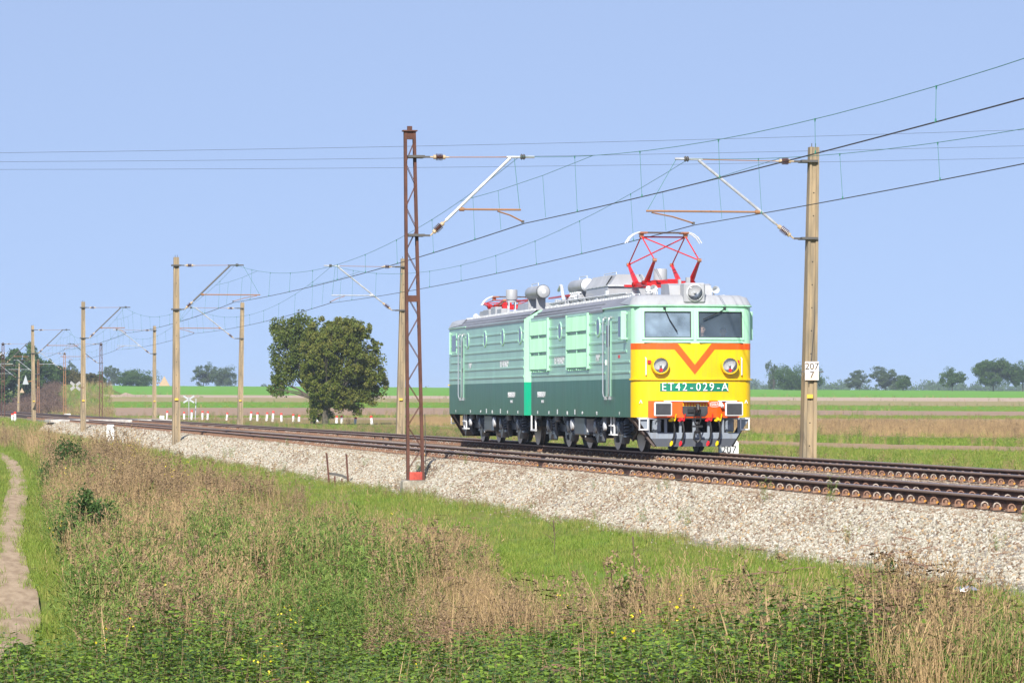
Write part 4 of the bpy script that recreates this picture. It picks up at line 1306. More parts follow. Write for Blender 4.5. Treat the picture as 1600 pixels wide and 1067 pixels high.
    m.tube([(-1.3, .7, .8), (-1.25, 1.2, .5), (-1.2, 1.9, .35), (-1.15, 2.2, .3)], .035, 6); m.tube([(-1.2, 13.3, .8), (-1.1, 14.0, .45), (-1.0, 14.7, .3)], .03, 6); B(m, 'pipe', 'rubber', loco, True)

# ------------------------------------------------------------------ people in the cab
mat('skin', (0.55, 0.30, 0.21), 0.55)
mat('skin_shaded', (0.40, 0.20, 0.14), 0.55)  # skin darkened to paint the shade on the second person
mat('hair', (0.035, 0.025, 0.02), 0.8)
mat('jacket', (0.035, 0.045, 0.075), 0.85)
mat('jacket_grey', (0.06, 0.06, 0.065), 0.85)
mat('eye', (0.02, 0.018, 0.016), 0.3)
mat('lips', (0.36, 0.13, 0.11), 0.5)
def person(loc, label, skin, jacket, turn):
    """seated figure seen from the chest up: body one continuous skinned surface, head with face and hair"""
    p = thing('person', loc, label, 'person', 'crew in the driving cab', rz=turn)
    V = [(0, 0, 0), (0, .02, .25), (0, .03, .42), (0, .02, .52), (0, .0, .60),           # pelvis, waist, chest, shoulders base, neck
         (.19, .03, .46), (.25, -.02, .22), (.20, -.26, .12), (-.19, .03, .46), (-.25, -.02, .22), (-.20, -.26, .12),
         (.10, -.10, -.02), (.11, -.22, -.12), (.11, -.14, -.50), (-.10, -.10, -.02), (-.11, -.22, -.12), (-.11, -.14, -.50)]
    E = [(0, 1), (1, 2), (2, 3), (3, 4), (3, 5), (5, 6), (6, 7), (3, 8), (8, 9), (9, 10), (0, 11), (11, 12), (12, 13), (0, 14), (14, 15), (15, 16)]
    RD = [(.16, .13), (.15, .12), (.17, .13), (.12, .10), (.058, .058), (.075, .075), (.055, .055), (.042, .042), (.075, .075), (.055, .055), (.042, .042),
          (.09, .09), (.07, .07), (.05, .05), (.09, .09), (.07, .07), (.05, .05)]
    me = bpy.data.meshes.new('body'); me.from_pydata(V, E, [])
    o = bpy.data.objects.new('body', me); o.parent = p; COL.objects.link(o)
    sk = o.modifiers.new('skin', 'SKIN')
    if not me.skin_vertices:
        me.attributes.new('skin_vertices', 'FLOAT', 'POINT')
    for sv, r in zip(me.skin_vertices[0].data, RD): sv.radius = r
    me.skin_vertices[0].data[0].use_root = True
    ss = o.modifiers.new('smooth', 'SUBSURF'); ss.levels = 2; ss.render_levels = 2
    me.materials.append(MATS[jacket])
    # head: rows of rings, jaw narrower than the skull, brow, nose
    hb = MB()
    rows = [(-.115, .035, .045, -.02), (-.10, .052, .062, -.02), (-.07, .064, .080, -.012), (-.03, .072, .090, -.006), (.01, .076, .095, 0), (.05, .077, .098, .004), (.09, .068, .088, .008), (.115, .045, .06, .01), (.125, .01, .015, .01)]
    n = 16; vs = []
    for z, a, b, yo in rows:
        for k in range(n):
            t = 2 * math.pi * k / n
            x = a * math.sin(t); y = yo - b * math.cos(t)
            if k == 0 and -.05 < z < .03: y -= .018 if z < .0 else .008       # nose and brow
            if k in (1, n - 1) and 0 <= z < .03: y += .008                    # eye hollows
            vs.append((x, y, .735 + z))
    fs = [(j * n + k, j * n + (k + 1) % n, (j + 1) * n + (k + 1) % n, (j + 1) * n + k) for j in range(len(rows) - 1) for k in range(n)] + [tuple(range(n))[::-1], tuple((len(rows) - 1) * n + k for k in range(n))]
    hb.add(vs, fs)
    hb.tube([(0, .0, .57), (0, .005, .66)], [.056, .05], 10)
    for s in (-1, 1): hb.lathe((s * .074, .01, .735), (s, 0, 0), [(0, .028), (.012, .026), (.016, .01)], 8)
    hd = hb.build('head', skin, p, smooth='all')
    hr = MB(); vs = []; rows2 = [(.02, .081, .103, .012), (.06, .082, .105, .010), (.10, .072, .094, .010), (.125, .048, .066, .010), (.137, .01, .015, .01)]
    for z, a, b, yo in rows2:
        for k in range(n):
            t = 2 * math.pi * k / n; front = math.cos(t) > .55
            zz = z + (.045 if front and z < .07 else 0)
            vs.append((a * math.sin(t), yo - b * math.cos(t), .735 + zz))
    hr.add(vs, [(j * n + k, j * n + (k + 1) % n, (j + 1) * n + (k + 1) % n, (j + 1) * n + k) for j in range(len(rows2) - 1) for k in range(n)] + [tuple((len(rows2) - 1) * n + k for k in range(n))])
    hr.build('hair', 'hair', hd, smooth='all')
    ey = MB()
    for s in (-1, 1):
        ey.lathe((s * .031, -.085, .748), (0, -1, 0), [(0, .012), (.008, .008)], 8)
        ey.bar((s * .014, -.098, .772), (s * .05, -.088, .770), .008, .008)
    ey.build('eyes', 'eye', hd)
    MB().bar((-.026, -.088, .672), (.026, -.088, .672), .012, .012).build('mouth', 'lips', hd)
    for s in (-1, 1):
        h = MB(); h.bevbox((s * .19, -.31, .11), (.075, .09, .035), .012)
        for k in range(4): h.tube([(s * (.162 + k * .019), -.35, .115), (s * (.162 + k * .019), -.39, .105), (s * (.162 + k * .019), -.405 + .006 * abs(k - 1.5), .08)], .0085, 5)
        h.tube([(s * .152, -.29, .11), (s * .128, -.325, .105), (s * .125, -.35, .095)], .010, 5)
        h.build('hand', skin, p, smooth=True)
    return p
person((FAR_T + .30, LOCO_Y + .50, 2.43), 'person in dark jacket with short dark hair looking out of the right windscreen', 'skin', 'jacket', R(-12))
person((FAR_T + .92, LOCO_Y + .72, 2.38), 'shaded person sitting lower in the corner behind the right windscreen', 'skin_shaded', 'jacket_grey', R(-20))
# ------------------------------------------------------------------ overhead line: masts, arms, wires
mat('mast_concrete', (0.40, 0.30, 0.18), 0.9, var=0.9, vscale=1.6, col2=(0.19, 0.16, 0.115), bump=0.35, bscale=30, stretch=(4, 4, 0.45))
mat('footing_concrete', (0.33, 0.30, 0.24), 0.95, var=0.8, vscale=3, bump=0.5)
mat('rust', (0.125, 0.05, 0.032), 0.85, var=0.9, vscale=3.5, col2=(0.075, 0.032, 0.024), bump=0.25, bscale=50)
mat('rust_orange', (0.36, 0.165, 0.07), 0.8, var=0.9, vscale=8, col2=(0.27, 0.15, 0.08))
mat('red_lead', (0.52, 0.075, 0.05), 0.7, var=0.5, vscale=5)
mat('galvanised', (0.52, 0.54, 0.57), 0.45, metal=0.3, var=0.3, vscale=6)
mat('dark_steel', (0.09, 0.085, 0.08), 0.6)
mat('porcelain', (0.12, 0.05, 0.03), 0.25)
mat('pale_cap', (0.48, 0.36, 0.22), 0.6)
mat('wire_green', (0.05, 0.21, 0.155), 0.6)
mat('wire_dark', (0.035, 0.03, 0.03), 0.5)
mat('plate_white', (0.78, 0.77, 0.75), 0.6, var=0.45, col2=(0.78, 0.42, 0.14), vscale=3.0, bump=0.0)
mat('black_print', (0.012, 0.012, 0.012), 0.7)
mat('yellow_band', (0.70, 0.48, 0.06), 0.7)

SPAN, M0 = 73.0, 90.4
MAST_Y = [M0 + SPAN * k for k in range(-1, 9)]
PX, QX = 13.5, 23.7
CW_Z, MW_Z = 5.82, 7.46

def concrete_pole(t, h, zb, w0=.37, w1=.235, d0=.42, d1=.26):
    """tapered prestressed pole, channelled on the faces along the track"""
    m = MB()
    sect = [(-1, -1), (-.55, -1), (-.42, -.72), (.42, -.72), (.55, -1), (1, -1), (1, 1), (.55, 1), (.42, .72), (-.42, .72), (-.55, 1), (-1, 1)]
    n = len(sect); vs = []; K = 8
    for k in range(K + 1):
        f = k / K; z = zb + (h - zb) * f
        w = (w0 + (w1 - w0) * f) / 2; d = (d0 + (d1 - d0) * f) / 2
        vs += [(x * w, y * d, z) for x, y in sect]
    fs = [(k * n + i, k * n + (i + 1) % n, (k + 1) * n + (i + 1) % n, (k + 1) * n + i) for k in range(K) for i in range(n)]
    fs += [tuple(range(n))[::-1], tuple(K * n + i for i in range(n))]
    m.add(vs, fs)
    po = m.build('pole', 'mast_concrete', t)
    hm = MB()
    for k in range(13):
        f = (k + 1) / 15; z = zb + (h - zb) * f; d = (d0 + (d1 - d0) * f) / 2 * .72
        hm.lathe((0, -d + .004, z), (0, -1, 0), [(0, .018), (.006, .018)], 8)
    tag(hm.build('climbing_holes', 'hole_shade', po), kind='stuff')
    m = MB()
    for s in (-.05, .05): m.tube([(s, 0, h), (s, 0, h + .10)], .012, 5)
    m.build('top_bolt', 'dark_steel', po)
    return po

def lattice_pole(t, h, zb, wb=.44, wt=.28, mt='rust', detail=True, tilt=0.0):
    """two steel channels leaning together, laced by flat bars"""
    d = .16
    for s in (-1, 1):
        m = MB()
        sh = lambda z: tilt * (z - zb)
        a = Vector((s * wb / 2, 0, zb)); b = Vector((s * wt / 2 + sh(h), 0, h))
        n = 6
        vs = []
        prof = [(-.035, -d / 2), (.035, -d / 2), (.035, -d / 2 + .02), (-.012, -d / 2 + .02), (-.012, d / 2 - .02), (.035, d / 2 - .02), (.035, d / 2), (-.035, d / 2)]
        for p in (a, b):
            vs += [(p.x + (x * -s), p.y + y, p.z) for x, y in prof]
        k = len(prof)
        m.add(vs, [(i, (i + 1) % k, k + (i + 1) % k, k + i) for i in range(k)] + [tuple(range(k))[::-1], tuple(range(k, 2 * k))])
        m.build('channel', mt, t)
    n = 15 if detail else 11
    for k in range(n):
        z0 = zb + .25 + (h - zb - .5) * k / n; z1 = zb + .25 + (h - zb - .5) * (k + 1) / n
        s = 1 if k % 2 else -1
        wz = lambda z: (wb + (wt - wb) * (z - zb) / (h - zb)) / 2
        for y in (-d / 2, d / 2):
            m = MB(); m.bar((s * wz(z0) + sh(z0), y, z0), (-s * wz(z1) + sh(z1), y, z1), .012, .03, (0, 1, 0)); m.build('lacing_bar', mt, t)
    m = MB(); m.box((sh(h), 0, h + .01), (wt + .14, d + .1, .03)); m.box((sh(h), 0, h + .07), (.12, .08, .12)); m.box((sh(h), 0, h - .10), (wt, d - .02, .2)); m.build('cap_plate', mt, t)
    f = (4.3 - zb) / (h - zb) if detail else .5
    zz = zb + (h - zb) * .52
    m = MB(); m.box((sh(zz), 0, zz), (wb + (wt - wb) * .52, d + .01, .16)); m.build('batten_plate', mt, t)
    m = MB(); m.box((0, 0, zb + .10), (wb - .06, d + .02, .2)); m.build('base_plate', 'red_lead' if detail else mt, t)

def string_insulator(t, p, q, mt='porcelain'):
    p, q = Vector(p), Vector(q); d = q - p; L = d.length
    m = MB(); m.lathe(p, d, [(0, .02), (.18 * L, .02), (.2 * L, .055), (.32 * L, .055)], 8); m.build('insulator_cap', 'pale_cap', t); m = MB(); m.lathe(p, d, [(.68 * L, .055), (.80 * L, .055), (.82 * L, .02), (L, .02)], 8)
    m.build('insulator_cap', 'pale_cap', t)
    m = MB(); pr = []
    for k in range(5):
        a = .33 + .07 * k
        pr += [(a * L, .035), ((a + .015) * L, .095), ((a + .03) * L, .09), ((a + .035) * L, .035)]
    m.lathe(p, d, pr, 10); m.build('insulator', mt, t)

def cantilever(t, s, ctr, tone):
    """bracket arm; s = +1 reaches to +x; ctr = distance of the track centre from the pole; mast-local coordinates"""
    X = lambda x: s * x
    edge = .14
    arm_mat, reg_mat = tone
    top, low, reg = 7.48, 5.50, 6.17
    a_top = ctr - .02                                   # where the strut meets the top tube
    # clamps on the pole
    for z in (top, low):
        m = MB(); m.box((0, 0, z), (.42, .44, .06)); m.box((X(.26), 0, z), (.22, .05, .05)); m.build('clamp', 'dark_steel', t)
    # tie: insulator and rod
    string_insulator(t, (X(.36), 0, top), (X(.86), 0, top))
    m = MB(); m.tube([(X(.84), 0, top), (X(a_top), 0, top + .02)], .012, 5); m.build('tie_rod', 'rust_orange', t)
    m = MB(); m.tube([(X(a_top - .1), 0, top + .02), (X(a_top + .62), 0, top + .03)], .032, 7); tb = m.build('top_tube', arm_mat, t, smooth=True)
    m = MB(); m.lathe((X(a_top + .26), 0, top + .03), (s, 0, 0), [(0, .05), (.03, .08), (.06, .05), (.09, .08), (.12, .05)], 8); m.build('messenger_clamp', 'dark_steel', t)
    # strut: insulator and tube
    p0 = Vector((X(.38), 0, low)); p1 = Vector((X(a_top), 0, top))
    d = (p1 - p0); q = p0 + d * .20
    string_insulator(t, p0, q)
    m = MB(); m.tube([p0 + d * .19, p1], .038, 8); m.build('strut', arm_mat, t, smooth=True)
    # registration tube and steady arm
    f = (reg - low) / (top - low); pr = p0 + d * f
    pull = (s > 0) == (round((t.location.y - M0) / SPAN) % 2 == 0) if round((t.location.y - M0) / SPAN) else s > 0
    end = X(ctr + .25) if pull else X(ctr + 1.35)
    m = MB(); m.tube([pr, (end, 0, reg)], .026, 7); m.lathe(pr + Vector((X(.05), 0, 0)), (s, 0, 0), [(0, .05), (.12, .05)], 8); m.build('registration_tube', reg_mat, t, smooth=True)
    st = end - X(.6) if pull else end - X(.15)
    tip = (X(ctr + .30) if pull else X(ctr + .12))
    for y in (-.05, .06):
        m = MB(); m.tube([(st, y, reg - .04), ((st + tip) / 2, y, reg - .14), (tip, y, CW_Z + .05)], .014, 5); m.build('steady_arm', 'rust_orange', t)
    m = MB(); m.box((tip, 0, CW_Z + .05), (.05, .16, .06)); m.build('wire_clamp', 'dark_steel', t)
    m = MB(); m.tube([(X(a_top + .1) if pull else X(a_top + .6), 0, top), (end - X(.03), 0, reg + .02)], .006, 4); m.build('hanger_wire', 'wire_green', t)
    return s * (ctr + .22), tip

TONES = [('galvanised', 'rust_orange'), ('galvanised', 'galvanised'), ('dark_steel', 'rust_orange')]
masts = []
# (side, k, kind, label)
plan = [('P', 0, 'concrete', 'concrete overhead line mast standing nearest beside the viewer'),
        ('P', 1, 'lattice', 'tall rusty lattice mast on concrete footing left of the locomotive'),
        ('P', 2, 'concrete', 'tall weathered concrete mast at the ballast edge right of the white kilometre stone'),
        ('P', 3, 'concrete', 'concrete mast with crossbuck sign beside it near the level crossing'),
        ('P', 4, 'concrete', 'far concrete mast with a grey triangle board on its arm'),
        ('P', 5, 'lattice', 'thin rusty lattice mast at the extreme left edge of the picture'),
        ('P', 6, 'concrete', 'concrete mast farther down the near side beyond the left edge'),
        ('Q', 0, 'concrete', 'concrete mast across the tracks nearest to the viewer'),
        ('Q', 1, 'concrete', 'concrete mast with the white kilometre plate right of the locomotive'),
        ('Q', 2, 'concrete', 'concrete mast half hidden behind the rusty lattice mast'),
        ('Q', 3, 'concrete', 'concrete mast left of the big olive tree across the tracks'),
        ('Q', 4, 'concrete', 'distant concrete mast with a tan triangle board across the tracks'),
        ('Q', 5, 'lattice', 'rusty lattice mast in front of the brown field, right one of three'),
        ('Q', 6, 'lattice', 'rusty lattice mast in front of the green bank, middle one of three'),
        ('Q', 7, 'lattice', 'rusty lattice mast in front of the brown thicket, left one of three'),
        ('Q', 8, 'concrete', 'farthest concrete mast in front of the dark trees at the left')]
WIRE_AT = {'P': {}, 'Q': {}}
for side, k, kind, lb in plan:
    x = PX if side == 'P' else QX
    y = MAST_Y[k]
    t = thing('lattice_mast' if kind == 'lattice' else 'concrete_mast', (x, y, 0), lb, 'mast', 'overhead line masts along the railway')
    s = 1 if side == 'P' else -1
    ctr = (NEAR_T - PX) if side == 'P' else (QX - FAR_T)
    zb = -1.0 if side == 'P' else -1.0
    rr_ = random.Random(k * 7 + (3 if side == 'Q' else 0))
    if kind == 'concrete':
        po = concrete_pole(t, 7.85 if side == 'P' else 7.85, zb)
        po.rotation_euler = (rr_.uniform(-.006, .006), (.019 if (side, k) == ('Q', 1) else rr_.uniform(-.012, .012) + (.012 if side == 'Q' else -.004)), 0)
        if k >= 1:
            m = MB(); m.box((0, -.19, 1.45), (.16, .03, .10)); m.build('number_band', 'yellow_band', t)
    else:
        lattice_pole(t, 8.12 if k == 1 else 7.5, -.66, detail=(k == 1), wb=.38 if k == 1 else .34, wt=.225 if k == 1 else .20, tilt=-.017 if k == 1 else 0.0, mt='rust' if k in (1, 5) else 'rust_orange')
        if k == 1:
            m = MB(); m.prism([(-.34, -1.25), (.34, -1.25), (.30, -.70), (.26, -.665), (-.26, -.665), (-.30, -.70)], 1, -.62, .55); m.build('footing', 'footing_concrete', t)
            m = MB(); m.bevbox((-.30, -.50, -.98), (.22, .26, .62), .03); m.build('footing', 'footing_concrete', t)
            m = MB(); m.tube([(.24, .02, 1.0), (.26, .0, -.2), (.30, .1, -.52), (.5, .9, -.42), (.72, 1.9, -.30), (.95, 3.2, -.18)], .011, 5); m.build('earth_wire', 'dark_steel', t)
        else:
            m = MB(); m.bevbox((0, 0, -.9), (.6, .7, .5), .05); m.build('footing', 'footing_concrete', t)
    mw, cw = cantilever(t, s, ctr, TONES[0] if (side, k) in (('P', 1), ('Q', 1)) else TONES[rr_.randrange(3)])
    if side == 'Q' and k == 1:
        m = MB(); m.tube([(.16, -.05, 7.6), (.20, -.1, 6.5), (.2, -.1, 5.0), (.13, -.16, 3.4), (.02, -.20, 2.2), (-.04, -.21, 1.75)], .009, 5); m.build('earth_wire', 'dark_steel', t)
    WIRE_AT[side][k] = (x + mw, x + cw, y)

for side, lb in (('P', 'overhead wires with droppers above the nearer track'), ('Q', 'overhead wires with droppers above the farther track')):
    W = WIRE_AT[side]
    ks = sorted(W)
    ol = thing('overhead_line', (0, 0, 0), lb, 'overhead wire')
    first = W[ks[0]]
    msg = []; con = []
    SAG = 1.36
    for a, b in zip(ks[:-1], ks[1:]):
        m0, c0, y0 = W[a]; m1, c1, y1 = W[b]
        n = 24 if a < 4 else 12
        for i in range(n):
            f = i / n
            msg.append((m0 + (m1 - m0) * f, y0 + (y1 - y0) * f, MW_Z + .06 - SAG * 4 * f * (1 - f)))
            con.append((c0 + (c1 - c0) * f, y0 + (y1 - y0) * f, CW_Z - .21 * 4 * f * (1 - f)))
        # stitch wires at the support
    mx, cx_, yx = W[ks[-1]]
    msg.append((mx, yx, MW_Z + .06)); con.append((cx_, yx, CW_Z))
    MB().tube(msg, .0065, 5).build('messenger_wire', 'wire_green', ol)
    MB().tube(con, .007, 5).build('contact_wire', 'wire_dark', ol)
    MB().tube([(x + .04, y, z) for x, y, z in con], .007, 5).build('contact_wire', 'wire_dark', ol)
    msg = np.array(msg); con = np.array(con)
    for k in ks:
        m0, c0, y0 = W[k]
        if k > 5: continue
        pts = []
        for dy, dz in ((-9.5, None), (-3.2, -.62), (3.2, -.62), (9.5, None)):
            yy = y0 + dy
            if yy < msg[0, 1]: continue
            pts.append((np.interp(yy, msg[:, 1], msg[:, 0]), yy, np.interp(yy, msg[:, 1], msg[:, 2]) if dz is None else MW_Z + dz))
        if len(pts) > 1: MB().tube(pts, .006, 4).build('stitch_wire', 'wire_green', ol)
        for p in pts:
            if abs(p[1] - y0) < 4:
                MB().tube([p, (np.interp(p[1], con[:, 1], con[:, 0]), p[1], CW_Z)], .0045, 4).build('dropper', 'wire_green', ol)
    for k in ks[:-1]:
        y0 = W[k][2]
        nn = 9 if k < 5 else 5
        for i in range(nn):
            y = y0 + SPAN * (i + 1.0) / (nn + 1) if k else y0 + SPAN * (i + 1) / (nn + 1)
            zt = np.interp(y, msg[:, 1], msg[:, 2]); zc = np.interp(y, con[:, 1], con[:, 2])
            xt = np.interp(y, msg[:, 1], msg[:, 0]); xb = np.interp(y, con[:, 1], con[:, 0])
            m = MB(); m.tube([(xt, y, zt), (xb, y, zc)], .0045, 4); m.lathe((xb, y, zc - .01), (0, 0, 1), [(0, .02), (.06, .012)], 5); m.lathe((xt, y, zt - .05), (0, 0, 1), [(0, .01), (.06, .018)], 5)
            m.build('dropper', 'wire_green', ol)
# three wires of a distant power line crossing the whole view
for i, (yl, yr, lb) in enumerate(((239, 203, 'uppermost thin wire of the distant power line'), (253, 228, 'middle thin wire of the distant power line'), (265, 247, 'lowest thin wire of the distant power line'))):
    pts = []
    for j in range(25):
        f = j / 24; px = -500 + 2600 * f
        y = np.interp(px, [-500, 0, 1600, 2100], [yl + .3 * (yl - yr) - 3, yl, yr, yr - .3 * (yl - yr)]) + (4.5 * 4 * (max(0, px) / 1600) * (1 - px / 1600) if 0 < px < 1600 else 0)
        pts.append(at(px, y, 215 + 10 * i))
    o = MB().tube(pts, .009, 4).build('power_line_wire', 'wire_dark'); tag(o, lb, 'wire', 'wires of the distant power line')

# ------------------------------------------------------------------ boards, stones and posts along the line
def km_text(t, s1, s2, size, M):
    text(s1, size, 'lettering', 'black_print', t, Matrix.Translation((0, 0, size * .42)) @ M, .002)
    text(s2, size, 'lettering', 'black_print', t, Matrix.Translation((0, 0, -size * .50)) @ M, .002)
FACE = Matrix.Rotation(math.pi / 2, 4, 'X')
pk = thing('kilometre_plate', (QX + .04, M0 - .245, 2.10), 'white kilometre plate 207 7 with orange rust stain on the concrete mast', 'sign', rz=R(-6))
MB().bevbox((0, 0, 0), (.36, .012, .48), .005).build('plate', 'plate_white', pk)
km_text(pk, '207', '7', .24, Matrix.Translation((0, -.009, .01)) @ FACE)
MB().bar((-.28, .02, -.02), (.30, .02, -.02), .03, .03).build('strap', 'dark_steel', pk)
def km_stone(loc, w, h, s1, s2, label, size=.26, rz=0.0):
    t = thing('kilometre_stone', loc, label, 'stone', 'white kilometre stones beside the rails', rz=rz)
    m = MB(); n = 10
    prof = [(-w / 2, -.15), (w / 2, -.15), (w / 2, h - .06), (w / 2 - .05, h), (-w / 2 + .05, h), (-w / 2, h - .06)]
    m.prism(prof, 1, -.11, .11); m.build('stone_block', 'paint_white_stone', t)
    if s1: km_text(t, s1, s2, size, Matrix.Translation((0, -.114, h * .66)) @ FACE)
    return t
mat('paint_white_stone', (0.80, 0.80, 0.79), 0.8, var=0.3, vscale=4)
def on_ground(px, py, d0=100.0, near=True):
    d = d0
    for _ in range(60):
        q = at(px, py, d); z = float(ground_z(q.x, q.y)) if not (12.4 < q.x < 24.2) else float(ballast_z(q.x))
        nw = (CAM_H - z) * F_PX / (py - HORIZON); d += .5 * (nw - d)
    q = at(px, py, d); q.z = z
    return q, d
q, d = on_ground(179, 691, 190)
km_stone((12.7, q.y, -.86), .40, .98, '207', '8', 'tall white kilometre stone 207 8 at the foot of the ballast', .24, R(-8))
km_stone((24.35, 101.9, -.97), .56, 1.17, '207', '7', 'white kilometre stone 207 7 half hidden behind the locomotive', .30, R(-6))
q, d = on_ground(253, 657, 310); km_stone(q, .55, .55, '', '', 'squat white stone across the tracks beside the row of bollards')
q, d = on_ground(70, 648, 480); km_stone((24.6, q.y, -.75), .8, .7, '', '', 'squat white stone far off at the level crossing')

mat('bollard_red', (0.72, 0.05, 0.03), 0.6)
mat('bollard_white', (0.80, 0.80, 0.79), 0.7, var=0.25, vscale=5)
_nth = ['first', 'second', 'third', 'fourth', 'fifth', 'sixth', 'seventh', 'eighth', 'ninth', 'tenth', 'eleventh', 'twelfth', 'thirteenth', 'fourteenth', 'fifteenth', 'sixteenth', 'seventeenth', 'eighteenth']
def bollard(px, py, hpx, tilt, label, depth=None):
    q, d = on_ground(px, py, 320)
    if depth: q = at(px, py, depth); q.z = float(ground_z(q.x, q.y)); d = depth
    h = hpx / F_PX * d + .12
    t = thing('bollard', (q.x, q.y, q.z - .08), label, 'bollard', 'white bollards with red caps')
    t.rotation_euler = (0, tilt, -YAW)
    MB().lathe((0, 0, -.1), (0, 0, 1), [(0, .125), (h * .8 + .1, .115)], 12).build('post', 'bollard_white', t, smooth=True)
    MB().lathe((0, 0, h * .8), (0, 0, 1), [(0, .122), (h * .17, .118), (h * .2, .09)], 12).build('cap', 'bollard_red', t, smooth=True)
_bl = [(294, 350, 50, .04), (392, 347, 42, 0), (434, 350, 55, .02), (495, 350, 50, .03), (524, 350, 48, .05), (633, 353, 44, .08), (768, 353, 50, .10), (807, 358, 50, .03), (860, 356, 48, .08), (894, 360, 60, .07),
       (945, 362, 50, -.02), (1012, 362, 44, 0), (1044, 360, 36, .02), (1150, 362, 40, -.04), (1257, 370, 42, .05), (1287, 372, 46, -.02), (1361, 375, 40, .12), (1460, 385, 58, -.10)]
for i, (bx, by, bh, tl) in enumerate(_bl):
    bollard(180 + bx / 3.636, 560 + by / 3.636, bh / 3.636, tl, '%s from the left in the row of white red capped bollards across the tracks' % _nth[i])
bollard(19.5, 656, 10.5, 0, 'smaller left one of two red capped bollards before the far crossing', 330)
bollard(23.5, 659, 14.5, 0, 'bigger right one of two red capped bollards before the far crossing', 318)

# crossbucks and triangle boards
mat('sign_white', (0.52, 0.51, 0.48), 0.6); mat('sign_grey', (0.42, 0.45, 0.48), 0.6); mat('sign_tan', (0.45, 0.34, 0.22), 0.7)
def crossbuck(loc, h, arm, label, face, mt, rz, post=True):
    t = thing('crossbuck', loc, label, 'sign', rz=rz)
    if post: MB().tube([(0, .05, -.3), (0, .05, h + .3)], .04, 8).build('post', 'galvanised', t)
    else: MB().bar((-.1, .05, h - .1), (1.05, .45, h - .1), .05, .05).build('bracket', 'rust_orange', t)
    for a in (32, -32):
        for s, nm in ((-1, mt), (1, mt)):
            m = MB(); d = Vector((math.cos(R(a)), 0, math.sin(R(a))))
            m.bar(Vector((0, -.0 - .02 * (a > 0), h)) + d * .09 * s, Vector((0, -.02 * (a > 0), h)) + d * arm * s, .02, .18, (0, 0, 1)); m.build('arm', nm, t)
    return t
q = at(117.5, 603, 231); gz = float(ground_z(q.x, q.y))
crossbuck((q.x, q.y, gz), q.z - gz, .45, 'white crossbuck sign beside the concrete mast at the level crossing', None, 'sign_white', R(35), False)
q, d = on_ground(295, 657, 330)
crossbuck(q, 2.35, .70, 'grey crossbuck seen from behind among the bollards', None, 'sign_grey', R(-12))
q, d = on_ground(305, 657, 330)
t = thing('marker_post', q, 'thin grey pole standing beside the grey crossbuck', 'post'); t.rotation_euler = (0, .04, 0)
MB().lathe((0, 0, -.2), (0, 0, 1), [(0, .05), (2.6, .045), (2.64, .02)], 8).build('shaft', 'galvanised', t, smooth=True)
def triangle(loc, w, h, label, mt, rz, arm_to):
    t = thing('triangle_board', loc, label, 'sign', 'triangular boards fixed to masts', rz=rz)
    m = MB(); m.prism([(-w / 2, 0), (w / 2, 0), (0, h)], 1, -.012, .012); m.build('board', mt, t)
    m = MB(); m.bar((0, .03, h * .3), arm_to, .05, .05); m.build('bracket', 'rust_orange', t)
q = at(40, 600.5, 304)
triangle(q, .62, .78, 'grey triangle board on a rusty bracket at the far left mast', 'sign_grey', R(-40), (.55, .35, .28))
triangle((QX + .85, MAST_Y[4] - .02, 2.75), .95, .85, 'tan triangle board on the distant mast across the tracks', 'sign_tan', R(-8), (-.78, .04, .25))
triangle((QX + .62, MAST_Y[8], 3.0), .8, .8, 'small tan triangle board on the farthest concrete mast', 'sign_tan', R(-8), (-.55, .04, .25))

# rusty remains of a fence at the ballast foot
q1, d1 = on_ground(537, 757, 95)
t = thing('fence_remains', (12.25, q1.y, float(ground_z(12.25, q1.y))), 'rusty remains of a low steel fence at the foot of the ballast', 'fence', rz=-YAW)
sx = d1 / F_PX
for x0, z0, x1, z1 in ((3, -.1, -2, 50 * sx), (33, -.25, 29, 48 * sx)): MB().bar((x0 * sx, 0, z0), (x1 * sx, 0, z1), .05, .06, (0, 1, 0)).build('post', 'rust', t)
for x0, z1 in ((11, 14), (22, 10)): MB().bar((x0 * sx, .02, -.15), (x0 * sx, .02, z1 * sx), .04, .05, (0, 1, 0)).build('stub', 'rust', t)
m = MB(); pp = [(0, .03, 18 * sx), (12 * sx, .05, 16.5 * sx), (22 * sx, .05, 14.5 * sx), (31 * sx, .03, 10 * sx)]
for a, b in zip(pp[:-1], pp[1:]): m.bar(a, b, .03, .07)
m.build('rail', 'dark_steel', t)
# ------------------------------------------------------------------ plants
leaf_mat('straw', (0.56, 0.39, 0.20), (0.33, 0.225, 0.115), 0.15, 0.7)
leaf_mat('weed_brown', (0.22, 0.15, 0.095), (0.36, 0.255, 0.14), 0.15, 0.8)
leaf_mat('grass_mix', (0.12, 0.23, 0.025), (0.36, 0.34, 0.09), 0.22, 0.65)
leaf_mat('grass_bright', (0.15, 0.25, 0.026), (0.31, 0.355, 0.07), 0.22, 0.6)
leaf_mat('leafy', (0.045, 0.11, 0.01), (0.22, 0.33, 0.03), 0.22, 0.45, 0.5)
leaf_mat('feather', (0.085, 0.165, 0.03), (0.22, 0.30, 0.065), 0.22, 0.6)
leaf_mat('stalk', (0.30, 0.22, 0.12), (0.20, 0.14, 0.08), 0.1, 0.8)
mat('flower_yellow', (0.75, 0.60, 0.02), 0.6)
mat('umbel', (0.20, 0.11, 0.065), 0.9)
rs = np.random.RandomState(23)

